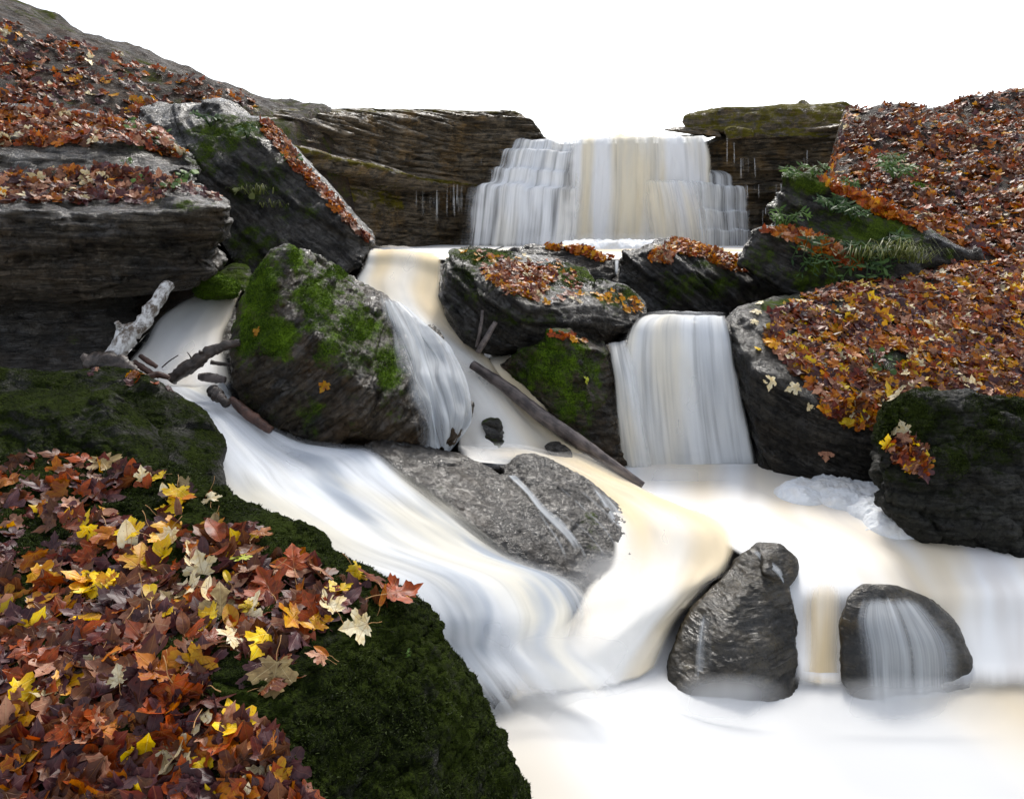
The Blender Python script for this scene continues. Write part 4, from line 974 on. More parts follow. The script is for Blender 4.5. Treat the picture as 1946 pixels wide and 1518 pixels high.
# --- smaller fall on the right
ribbon('waterfall', [[(1240, 594, 8.8), (1310, 596, 8.8), (1385, 602, 8.8)], [(1222, 596, 8.5), (1300, 597, 8.5), (1388, 603, 8.5)], [(1200, 610, 8.05), (1290, 604, 8.1), (1388, 606, 8.1)], [(1182, 640, 7.85), (1285, 630, 7.85), (1396, 636, 7.85)], [(1172, 690, 7.7), (1288, 690, 7.65), (1406, 690, 7.7)], [(1166, 760, 7.55), (1292, 760, 7.5), (1424, 765, 7.55)], [(1168, 830, 7.42), (1300, 840, 7.36), (1440, 845, 7.42)], [(1176, 905, 7.3), (1310, 920, 7.22), (1456, 925, 7.28)]],
       W_MID, nu=120, nv=100, edge=(0.14, 0.12, 0, 0.06), bump=0.05, seed=11, mist=1)
ribbon('waterfall', [lin(1150, 1200, 652, 640, 8.0, 8.0), lin(1152, 1205, 668, 660, 7.75, 7.75), lin(1156, 1225, 720, 720, 7.45, 7.45), lin(1160, 1240, 800, 800, 7.3, 7.3), lin(1168, 1260, 895, 900, 7.2, 7.2)], W_MID, nu=40, nv=60, edge=(0.25, 0.4, 0.1, 0.06), bump=0.03, seed=12, dens=0.8, keep=False)

# --- pool below it, spilling round the boulders at the lower right
PR = []
for py, z, x0, x1 in ((880, -2.6, 1150, 2050), (905, -2.6, 1160, 2050), (940, -2.6, 1180, 2050), (980, -2.6, 1200, 2050), (1020, -2.62, 1320, 2050), (1060, -2.65, 1400, 2050), (1095, -2.70, 1440, 2050), (1130, -2.765, 1480, 2050), (1180, -2.91, 1480, 2050), (1230, -3.03, 1480, 2050), (1275, -3.12, 1480, 2050), (1320, -3.165, 1480, 2050), (1420, -3.185, 1470, 2050)):
    PR.append(lin(x0, x1, py, py, Yz(py, z), Yz(py, z), 3))
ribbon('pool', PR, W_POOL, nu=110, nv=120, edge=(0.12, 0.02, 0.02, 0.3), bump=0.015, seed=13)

ribbon('cascade', [lin(1490, 1650, 1070, 1070, Yz(1070, -2.64), Yz(1070, -2.64)), lin(1495, 1645, 1095, 1095, 4.84, 4.84), lin(1504, 1636, 1125, 1125, 4.70, 4.70), lin(1508, 1628, 1165, 1165, 4.58, 4.58), lin(1508, 1624, 1225, 1225, 4.42, 4.42), lin(1500, 1626, 1290, 1290, 4.27, 4.27), lin(1490, 1640, 1345, 1345, 4.12, 4.12)], W_DROP, nu=50, nv=60, edge=(0.45, 0.45, 0.45, 0.15), bump=0.02, seed=14)
def mist_patch(rows, dens, seed):
    ribbon('spray', rows, W_SPRAY, nu=30, nv=30, edge=(0.45, 0.45, 0.45, 0.4), seed=seed, keep=False, dens=dens)
mist_patch([lin(1200, 1560, 1262, 1262, 4.02, 4.02), lin(1190, 1580, 1325, 1325, 3.93, 3.93), lin(1180, 1590, 1400, 1400, 3.75, 3.75)], 1.0, 61)
mist_patch([lin(1470, 2000, 1265, 1265, 4.0, 4.0), lin(1460, 2000, 1330, 1330, 3.9, 3.9), lin(1460, 2000, 1420, 1420, 3.7, 3.7)], .8, 62)
mist_patch([lin(820, 1330, 1160, 1150, 3.75, 4.1), lin(830, 1330, 1260, 1250, 3.5, 3.8), lin(840, 1330, 1380, 1380, 3.25, 3.5)], .9, 63)
mist_patch([lin(1120, 1480, 850, 860, 7.0, 7.0), lin(1110, 1480, 905, 910, 6.8, 6.8), lin(1110, 1500, 960, 960, 6.5, 6.5)], .8, 64)
mist_patch([lin(850, 1440, 430, 430, 18.0, 18.0), lin(850, 1440, 465, 465, 17.6, 17.6), lin(850, 1440, 490, 490, 17.3, 17.3)], .8, 65)
mist_patch([lin(840, 1050, 825, 830, 6.3, 6.3), lin(840, 1060, 865, 868, 6.1, 6.1), lin(850, 1080, 900, 900, 5.9, 5.9)], .8, 66)
mist_patch([lin(1060, 1300, 1030, 1010, 4.9, 5.1), lin(1040, 1300, 1090, 1080, 4.6, 4.8), lin(1030, 1300, 1160, 1150, 4.3, 4.5)], .8, 67)
# --- thin films of water running down the rocks (laid on the stone)
VB = [((700, 552), (760, 580)), ((700, 600), (812, 612)), ((700, 640), (848, 652)), ((702, 680), (872, 690)), ((715, 720), (884, 728)), ((735, 760), (890, 768)), ((755, 805), (892, 808)), ((778, 846), (884, 850))]
ribbon('water_film', [[(a_[0] + (b_[0] - a_[0]) * k / 23, a_[1] + (b_[1] - a_[1]) * k / 23) for k in range(24)] for a_, b_ in VB], W_VEIL, nu=70, nv=100, edge=(0.55, 0.02, 0.08, 0), drape=5, lift=0.055, seed=15, keep=False, dens=1.1)
ribbon('water_film', [[(925, 884), (950, 884)], [(960, 905), (985, 902)], [(995, 940), (1015, 935)], [(1020, 972), (1040, 965)], [(1045, 1000), (1070, 988)], [(1075, 1030), (1095, 1020)], [(1100, 1070), (1112, 1060)]], W_VEIL, nu=10, nv=60, edge=(0.35, 0.35, 0.02, 0.2), drape=10, lift=0.012, seed=16, keep=False, dens=0.95)
for pts in ([(1040, 968), (1075, 985), (1110, 1010), (1140, 1045), (1150, 1070)], [(1060, 985), (1075, 1005), (1100, 1035), (1118, 1075)], [(1010, 950), (1030, 985), (1060, 1030), (1080, 1075)], [(1060, 925), (1100, 960), (1150, 1010), (1180, 1060)], [(1100, 930), (1150, 975), (1190, 1020), (1205, 1060)]):
    ribbon('water_film', [[(x - 4, y), (x + 5, y - 2)] for x, y in pts], W_VEIL, nu=6, nv=40, edge=(0.4, 0.4, 0.1, 0.2), drape=10, lift=0.010, seed=rnd.randint(1, 90), keep=False, dens=0.6)
ribbon('water_film', [[(1110, 915), (1150, 940)], [(1130, 955), (1190, 985)], [(1150, 1000), (1220, 1030)], [(1165, 1045), (1226, 1055)], [(1170, 1075), (1220, 1068)]], W_VEIL, nu=40, nv=50, edge=(0.4, 0.15, 0.1, 0.05), drape=10, lift=0.010, seed=17, keep=False, dens=0.85)
ribbon('water_film', [[(1325, 1165), (1365, 1155)], [(1315, 1210), (1365, 1200)], [(1310, 1250), (1365, 1245)], [(1305, 1290), (1370, 1290)]], W_VEIL, nu=30, nv=40, edge=(0.4, 0.4, 0.2, 0.05), drape=11, lift=0.010, seed=18, keep=False, dens=0.6)
ribbon('water_film', [[(1425, 1045), (1440, 1040)], [(1440, 1065), (1460, 1058)], [(1468, 1090), (1490, 1082)], [(1490, 1112), (1515, 1108)]], W_VEIL, nu=12, nv=40, edge=(0.4, 0.4, 0.2, 0.1), drape=11, lift=0.010, seed=19, keep=False, dens=0.9)
ribbon('water_film', [[(x0 + (x1 - x0) * k / 9, y) for k in range(10)] for x0, x1, y in ((1625, 1740, 1128), (1605, 1800, 1180), (1602, 1835, 1230), (1604, 1842, 1290), (1606, 1842, 1345))], W_VEIL, nu=70, nv=60, edge=(0.3, 0.3, 0.15, 0), drape=12, lift=0.028, seed=20, keep=False, dens=0.95)
ribbon('water_thread', [lin(1166, 1178, 492, 492, 10.3, 10.3), lin(1167, 1177, 505, 505, 10.0, 10.0), lin(1166, 1176, 530, 530, 9.8, 9.8)], W_WISP, nu=8, nv=20, edge=(0.45, 0.45, 0.2, 0.4), keep=False, seed=22, dens=.7)

# --- the river below, white with foam, and the ground under everything
def river_z(X, Y):
    return CZ - 3.20 + 0.03 * fb2(X, Y, 1.2, 505) + 0.38 * np.exp(-((X - 0.05) / 0.95) ** 2 - ((Y - 3.2) / 1.25) ** 2)
def big_sheet(name, xs, ys, fz, mat, kind, water):
    X, Y = np.meshgrid(xs, ys, indexing='ij')
    idx = np.arange(X.size).reshape(X.shape)
    F = np.stack([idx[:-1, :-1], idx[1:, :-1], idx[1:, 1:], idx[:-1, 1:]], 2).reshape(-1, 4)
    o = np_mesh(name, np.stack([X, Y, fz(X, Y)], 2).reshape(-1, 3), F, mat, uv=np.stack([X.ravel() * .5, Y.ravel() * .3], 1), attrs={'a': np.ones(X.size), 'moss': np.zeros(X.size)})
    return tag(o, kind=kind)
RZ = 0
ax = np.r_[-900, -300, -100, -40, -14, np.linspace(-8, 8, 220), 14, 40, 100, 300, 900]
ay = np.r_[-200, -40, -10, np.linspace(0, 14, 200), 20, 40, 100, 300, 1200]
big_sheet('river', ax, ay, river_z, W_RIVER, 'structure', True)
big_sheet('ground', ax, ay, lambda X, Y: 0 * X + CZ - 3.7, mat_for(M_DARK, (0, 0, 1)), 'structure', False)

# --- stream bed: follows the running water a little below it
pts = np.vstack(WPTS)
bx = np.linspace(-4.2, 3.3, 130); by = np.linspace(3.6, 11.0, 130)
X, Y = np.meshgrid(bx, by, indexing='ij')
Z = np.zeros(X.size); xf, yf = X.ravel(), Y.ravel()
near = np.zeros(X.size)
for i in range(0, X.size, 1500):
    d2 = (xf[i:i + 1500, None] - pts[None, :, 0]) ** 2 + (yf[i:i + 1500, None] - pts[None, :, 1]) ** 2
    w = 1 / (d2 + 0.004) ** 2
    near[i:i + 1500] = np.sqrt(d2.min(1))
    k = np.argpartition(d2, 12, axis=1)[:, :12]
    Z[i:i + 1500] = np.minimum((w * pts[None, :, 2]).sum(1) / w.sum(1), np.take_along_axis(np.broadcast_to(pts[None, :, 2], d2.shape), k, 1).min(1) + 0.03)
Z = Z - 0.13 - 0.9 * np.clip(near - 0.15, 0, 1.2)
Z = Z.reshape(X.shape) + 0.05 * fb2(X, Y, 2.5, 77)
idx = np.arange(X.size).reshape(X.shape)
F = np.stack([idx[:-1, :-1], idx[1:, :-1], idx[1:, 1:], idx[:-1, 1:]], 2).reshape(-1, 4)
F = F[(near[F] < 0.45).all(1) & (Z.ravel()[F] > CZ - 2.85).any(1)]
tag(np_mesh('stream_bed', np.stack([X, Y, Z], 2).reshape(-1, 3), F, mat_for(M_BLACK, (0, 0, 1)), attrs={'moss': np.zeros(X.size)}), kind='structure')
flat('stream_bed', -4.5, 8.0, 10.6, 20.5, -0.75, mat_for(M_BLACK, (0, 0, 1)), 40, 40, 0.08, 1.0, 9)

# ================================================================== LOGS AND STICKS
M_LOG = wood_mat('wet_dark_wood', (0.018, 0.014, 0.012), (0.075, 0.055, 0.045), 0.35)
M_PALE = wood_mat('bare_pale_wood', (0.09, 0.065, 0.045), (0.62, 0.62, 0.62), 0.55)
M_RED = wood_mat('red_brown_wood', (0.035, 0.014, 0.009), (0.13, 0.06, 0.04), 0.4)
M_GREYW = wood_mat('grey_weathered_wood', (0.05, 0.04, 0.04), (0.16, 0.13, 0.12), 0.4)

def tube_arrays(pts, rads, seg=12, lump=0.12, seed=1, n=None, flatten=1.0):
    A = np.array([tuple(p) for p in pts]); R = np.array(rads, float)
    n = n or max(10, len(pts) * 10)
    A = crom(A, n); R = crom(R[:, None], n)[:, 0]
    t = np.gradient(A, axis=0); t /= np.linalg.norm(t, axis=1, keepdims=True)
    ref = np.array([0.2, 0.1, 1.0]) if abs(t[:, 2]).max() < 0.9 else np.array([1.0, 0.2, 0.1])
    a = np.cross(t, ref); a /= np.linalg.norm(a, axis=1, keepdims=True)
    b = np.cross(t, a)
    th = np.linspace(0, 2 * np.pi, seg, endpoint=False)
    ring = a[:, None, :] * np.cos(th)[None, :, None] + b[:, None, :] * np.sin(th)[None, :, None] * flatten
    V = A[:, None, :] + ring * R[:, None, None]
    nz = fbm(np.stack([np.repeat(np.arange(n), seg) * 0.35, np.tile(np.cos(th) * 1.5, n), np.tile(np.sin(th) * 1.5, n) + seed], 1), 3, seed).reshape(n, seg)
    V = A[:, None, :] + ring * (R[:, None] * (1 + lump * 2.2 * nz))[:, :, None]
    V = V.reshape(-1, 3)
    F = []
    for i in range(n - 1):
        for j in range(seg):
            k = (j + 1) % seg
            F.append((i * seg + j, i * seg + k, (i + 1) * seg + k, (i + 1) * seg + j))
    F.append(tuple(range(seg - 1, -1, -1))); F.append(tuple((n - 1) * seg + j for j in range(seg)))
    uv = np.stack([np.tile(np.arange(seg) / seg, n), np.repeat(np.linspace(0, 1, n) * 6, seg)], 1)
    return V, F, uv

def stick(name, label, pts, rads, mat, cat='stick', seed=1, group=None, parent=None, lump=0.12, branches=(), seg=12):
    V, F, uv = tube_arrays(pts, rads, seg, lump, seed)
    base = tuple(V.mean(0))
    o = np_mesh(name, V, F, mat, uv=uv, origin=base)
    tag(o, label, cat, group)
    for k, (bp, br) in enumerate(branches):
        V2, F2, uv2 = tube_arrays(bp, br, 8, lump, seed + 5 + k)
        c = np_mesh('branch_stub', V2 - np.array(base), F2, mat, uv=uv2)
        c.parent = o
    return o
px = lambda *a: P(*a)
stick('log', 'pale bare log slanting down beneath the leaf-littered ledge boulder', [px(322, 540, 6.55), px(296, 575, 6.35), px(272, 615, 6.15), px(240, 640, 6.0), px(205, 700, 5.8)], [.055, .062, .07, .085, .09], M_PALE, 'log', 3, lump=0.2,
      branches=[([px(240, 636, 6.0), px(228, 622, 5.98), px(222, 612, 5.95)], [.04, .035, .02])])
stick('log', 'long dark waterlogged log slanting down between the cream cascade and the brown boulder', [px(898, 693, 7.42), px(960, 735, 7.18), px(1030, 790, 6.92), px(1100, 838, 6.75), px(1160, 880, 6.62), px(1222, 922, 6.5)], [.05, .065, .075, .072, .055, .035], M_GREYW, 'log', 4, lump=0.08)
stick('branch', 'dark forked branch jutting up from the foam toward the moss-backed boulder', [px(325, 722, 5.95), px(362, 695, 5.98), px(395, 672, 6.02), px(425, 658, 6.05), px(456, 650, 6.08)], [.05, .058, .05, .042, .03], M_LOG, 'branch', 5, lump=0.2,
      branches=[([px(385, 682, 6.0), px(382, 672, 5.98), px(381, 667, 5.96)], [.025, .02, .015]), ([px(400, 688, 6.05), px(425, 692, 6.1), px(450, 694, 6.12)], [.02, .018, .012])])
stick('stick', 'thin dark stick standing upright against the leafy slab', [px(917, 590, 7.55), px(913, 625, 7.5), px(906, 660, 7.5)], [.016, .02, .018], M_GREYW, seed=6)
stick('stick', 'thicker broken stick propped beside the thin upright one', [px(942, 612, 7.5), px(926, 640, 7.46), px(908, 670, 7.45)], [.024, .034, .03], M_GREYW, seed=7)
stick('driftwood', 'short dark stub of driftwood in the foam left of the moss-backed boulder', [px(403, 740, 5.72), px(415, 752, 5.66), px(432, 768, 5.6)], [.045, .055, .035], M_LOG, 'driftwood', 8, lump=.25)
stick('driftwood', 'dull red plank of driftwood at the foot of the moss-backed boulder', [px(440, 758, 5.78), px(475, 790, 5.62), px(515, 818, 5.55)], [.03, .05, .035], M_RED, 'driftwood', 9)
stick('driftwood', 'red-brown stick end, upper one of the pair beside the pale log', [px(266, 676, 6.0), px(282, 687, 5.98), px(298, 697, 5.97)], [.02, .024, .018], M_RED, 'driftwood', 10)
stick('driftwood', 'red-brown stick end, lower one of the pair beside the pale log', [px(254, 688, 5.95), px(272, 700, 5.93), px(292, 712, 5.92)], [.026, .028, .022], M_RED, 'driftwood', 11)
stick('driftwood', 'dark flat piece of driftwood in the foam by the mossy rock', [px(278, 718, 5.75), px(300, 712, 5.8), px(322, 718, 5.8)], [.025, .03, .02], M_RED, 'driftwood', 12)
stick('driftwood', 'blurred brown chunk of wood under the forked branch', [px(378, 716, 6.0), px(402, 718, 6.0), px(428, 722, 6.0)], [.03, .045, .03], M_GREYW, 'driftwood', 13)
stick('driftwood', 'dark rotten stump end poking in at the left below the pale log', [px(170, 690, 5.75), px(215, 690, 5.7), px(250, 705, 5.65), px(268, 718, 5.62)], [.09, .09, .06, .03], M_LOG, 'driftwood', 14, lump=.3)
stick('twig', 'fine twig leaning right above the foam by the forked branch', [px(308, 698, 5.9), px(322, 686, 5.9), px(339, 675, 5.9)], [.006, .006, .004], M_LOG, 'twig', 15, seg=6)
stick('twig', 'fine twig leaning left above the forked branch', [px(369, 690, 5.95), px(362, 678, 5.95), px(356, 669, 5.95)], [.006, .006, .004], M_LOG, 'twig', 16, seg=6)
stick('twig', 'pale twig lying on the dark ledge behind the leafy slab', [px(938, 476, 9.9), px(948, 472, 9.9), px(958, 468, 9.9)], [.012, .012, .01], M_PALE, 'twig', 17, seg=6)

# ================================================================== LEAVES
LM = {
    'rust': leaf_mat('rust_leaf', (0.30, 0.055, 0.012), (0.13, 0.028, 0.010), (0.30, 0.12, 0.04)),
    'brown': leaf_mat('brown_leaf', (0.14, 0.050, 0.020), (0.075, 0.024, 0.014), (0.22, 0.11, 0.05)),
    'purple': leaf_mat('purple_brown_leaf', (0.085, 0.034, 0.036), (0.042, 0.015, 0.020), (0.16, 0.08, 0.07)),
    'maroon': leaf_mat('maroon_leaf', (0.12, 0.022, 0.014), (0.055, 0.010, 0.010), (0.2, 0.07, 0.04)),
    'orange': leaf_mat('orange_leaf', (0.46, 0.15, 0.014), (0.30, 0.07, 0.010), (0.5, 0.25, 0.05)),
    'gold': leaf_mat('golden_leaf', (0.62, 0.33, 0.03), (0.48, 0.17, 0.02), (0.55, 0.25, 0.05)),
    'yellow': leaf_mat('yellow_leaf', (0.75, 0.53, 0.02), (0.66, 0.38, 0.02), (0.8, 0.66, 0.2)),
    'cream': leaf_mat('cream_leaf', (0.76, 0.68, 0.48), (0.66, 0.52, 0.27), (0.42, 0.28, 0.15)),
    'pink': leaf_mat('pinkish_tan_leaf', (0.42, 0.22, 0.14), (0.26, 0.11, 0.07), (0.5, 0.32, 0.2)),
    'tan': leaf_mat('olive_tan_leaf', (0.36, 0.27, 0.13), (0.22, 0.15, 0.07), (0.45, 0.36, 0.2)),
    'green': leaf_mat('yellow_green_leaf', (0.38, 0.42, 0.05), (0.26, 0.26, 0.03), (0.5, 0.5, 0.15)),
}
M_STEM = plain_leafy('leaf_stalk', (0.30, 0.14, 0.05), (0.45, 0.26, 0.10), trans=0.0)

MAPLE = [(0, 0), (.07, -.035), (.16, -.10), (.235, -.125), (.245, -.04), (.33, -.07), (.43, -.035), (.37, .035), (.345, .085), (.285, .135), (.36, .175), (.43, .235), (.53, .25), (.64, .345), (.565, .40), (.585, .49), (.49, .50), (.42, .56), (.335, .53), (.27, .47), (.205, .455),
         (.185, .55), (.215, .62), (.31, .70), (.235, .735), (.205, .82), (.125, .86), (.085, .96), (.0, 1.08)]
OVAL = [(0, 0), (.10, .02), (.19, .12), (.25, .27), (.27, .42), (.25, .58), (.19, .74), (.11, .88), (0, 1.0)]
SLIM = [(0, 0), (.06, .03), (.115, .16), (.15, .32), (.15, .5), (.12, .68), (.07, .85), (0, 1.0)]

def leaf_geo(outline, seed, curl, fold, crump, jit=0.02):
    r = random.Random(seed)
    asym = r.uniform(-0.05, 0.05)
    half = outline
    pts = [(x * (1 + asym) + r.uniform(-jit, jit) * (x > 0), y + r.uniform(-jit, jit) * (0 < y < 1)) for x, y in half] + [(-x * (1 - asym) + r.uniform(-jit, jit), y + r.uniform(-jit, jit)) for x, y in reversed(half[1:-1])]
    n = len(pts); c = (0.0, 0.30)
    V = [(c[0], c[1])]
    for f in (0.33, 0.68, 1.0):
        for x, y in pts:
            V.append((c[0] + (x - c[0]) * f, c[1] + (y - c[1]) * f))
    A = np.array(V)
    F = []
    for j in range(n):
        k = (j + 1) % n
        F.append((0, 1 + j, 1 + k))
        F.append((1 + j, 1 + n + j, 1 + n + k, 1 + k)); F.append((1 + n + j, 1 + 2 * n + j, 1 + 2 * n + k, 1 + n + k))
    q = np.stack([A[:, 0] * 2.6 + seed, A[:, 1] * 2.6, np.full(len(A), seed * 3.3)], 1)
    z = curl * ((A[:, 0]) ** 2 * 1.2 + (A[:, 1] - .4) ** 2) + fold * np.abs(A[:, 0]) + crump * fbm(q, 3, seed)
    V3 = np.stack([A[:, 0], A[:, 1] - 0.35, z - z.mean()], 1)
    uv = np.stack([A[:, 0] * 0.75 + 0.5, A[:, 1] * 0.8 + 0.12], 1)
    return V3, F, uv

SHAPES = []
for k in range(14):
    rr = random.Random(100 + k)
    SHAPES.append(leaf_geo(MAPLE, k, rr.choice([-.25, -.15, .2, .3, .12, -.1, .4]), rr.choice([-.15, .12, .3, .0, .05]), rr.uniform(.06, .18)))
OVALS = [leaf_geo(OVAL, 50 + k, [-.3, .3, .1, .5][k], [.2, -.3, .5, .1][k], .1, .008) for k in range(4)]
SLIMS = [leaf_geo(SLIM, 60 + k, [-.3, .4, .1][k], [.5, -.3, .9][k], .06, .006) for k in range(3)]
LEAFMESH = {}
def leaf_mesh(kind, k, colr):
    key = (kind, k, colr)
    if key not in LEAFMESH:
        V, F, uv = {'maple': SHAPES, 'oval': OVALS, 'slim': SLIMS}[kind][k]
        me = bpy.data.meshes.new('leaf'); me.from_pydata([tuple(v) for v in V], [], F)
        me.polygons.foreach_set('use_smooth', np.ones(len(me.polygons), dtype=bool))
        ul = me.uv_layers.new(name='UVMap')
        li = np.zeros(len(me.loops), dtype=np.int32); me.loops.foreach_get('vertex_index', li)
        ul.data.foreach_set('uv', uv.astype(np.float32)[li].ravel())
        me.materials.append(LM[colr]); LEAFMESH[key] = me
    return LEAFMESH[key]
def stalk_mesh():
    V, F, uv = tube_arrays([(0, -.36, 0), (.03, -.55, .04), (.0, -.78, .02), (.02, -.98, -.02)], [.012, .010, .010, .016], 6, 0.0, 1, 8)
    me = bpy.data.meshes.new('stalk'); me.from_pydata([tuple(v) for v in V], [], F); me.materials.append(M_STEM)
    return me
STALK = stalk_mesh()

def frame_on(nrm, ang, tilt, r):
    n = nrm.copy()
    n = (n + Vector((r.uniform(-1, 1), r.uniform(-1, 1), r.uniform(-1, 1))) * tilt).normalized()
    x = Vector((math.cos(ang), math.sin(ang), 0))
    x = (x - n * x.dot(n)).normalized()
    y = n.cross(x)
    return Matrix((x, y, n)).transposed()

def place_leaf(seed, pxx, pyy, size, ang, colr, kind='maple', k=None, label=None, group=None, tilt=0.25, up=0.008, stem=True, r=random):
    h = hit(seed, pxx, pyy)
    if h is None: return None
    loc, nrm = h
    k = k if k is not None else r.randrange({'maple': 14, 'oval': 4, 'slim': 3}[kind])
    o = bpy.data.objects.new('fallen_leaf', leaf_mesh(kind, k, colr))
    COL.objects.link(o)
    M = frame_on(nrm, ang, tilt, r).to_4x4()
    o.matrix_world = Matrix.Translation(loc + nrm * up) @ M @ Matrix.Scale(size, 4)
    tag(o, label, 'leaf', group)
    if stem:
        s = bpy.data.objects.new('leaf_stalk', STALK); COL.objects.link(s); s.parent = o
    return o

R = random.Random(21)
NAMES = {'rust': 'rust-red', 'brown': 'brown', 'purple': 'purple-brown', 'maroon': 'dark maroon', 'orange': 'orange', 'gold': 'golden', 'yellow': 'yellow', 'cream': 'cream', 'pink': 'pinkish tan', 'tan': 'olive tan', 'green': 'yellow-green'}
# filler heap on the foreground bank: bottom layer dark, upper layer brighter
BANK_EDGE = [(224, 862), (330, 915), (440, 962), (500, 1012), (560, 1060), (640, 1100), (740, 1132), (800, 1146), (700, 1155), (640, 1170), (600, 1200), (560, 1245), (540, 1300), (500, 1300), (440, 1225), (400, 1290), (440, 1330), (520, 1400), (600, 1560), (-60, 1560), (-60, 870)]
def inside(x, y, poly):
    c = False; n = len(poly)
    for i in range(n):
        x1, y1 = poly[i]; x2, y2 = poly[(i + 1) % n]
        if (y1 > y) != (y2 > y) and x < (x2 - x1) * (y - y1) / (y2 - y1) + x1:
            c = not c
    return c
def density(x, y):
    # gaps where moss shows, as in the photograph
    g = 0
    for mx, my, rx, ry in ((270, 945, 40, 26), (360, 990, 60, 20), (430, 985, 60, 30), (520, 1030, 40, 22), (330, 1230, 55, 40), (400, 1100, 30, 20), (250, 1280, 30, 16), (600, 1055, 34, 22), (440, 1290, 70, 60)):
        g = max(g, 1 - math.hypot((x - mx) / rx, (y - my) / ry))
    return 1 - min(1, max(0, g) * 2.2)
def heap(n, cols, size, up, tilt, seed):
    r = random.Random(seed); made = 0; tries = 0
    while made < n and tries < n * 40:
        tries += 1
        x, y = r.uniform(190, 815), r.uniform(860, 1345)
        if not inside(x, y, BANK_EDGE) or r.random() > density(x, y): continue
        c = r.choices([a for a, _ in cols], [b for _, b in cols])[0]
        kind = r.choices(['maple', 'oval', 'slim'], [8, 2, 1])[0]
        where = 'upper part of the foreground heap' if y < 1000 else ('left of the foreground heap' if x < 400 else 'right part of the foreground heap')
        what = {'maple': 'maple leaf', 'oval': 'oval leaf', 'slim': 'narrow leaf'}[kind]
        o = place_leaf(20, x, y, r.uniform(*size), r.uniform(0, 6.28), c, kind, None, f'{NAMES[c]} {what} lying in the {where}', f'{NAMES[c]} {what.replace("leaf", "leaves")} in the {where}', tilt, r.uniform(*up), r.random() < .3, r)
        if o: made += 1
heap(120, [('purple', 4), ('maroon', 3), ('brown', 4), ('rust', 1)], (.11, .17), (.002, .012), .25, 5)
heap(100, [('rust', 6), ('brown', 3), ('purple', 2), ('orange', 4), ('maroon', 1.5), ('pink', 2.5), ('gold', 3), ('tan', 1.5), ('yellow', 1.5), ('cream', 1)], (.11, .18), (.012, .03), .24, 6)

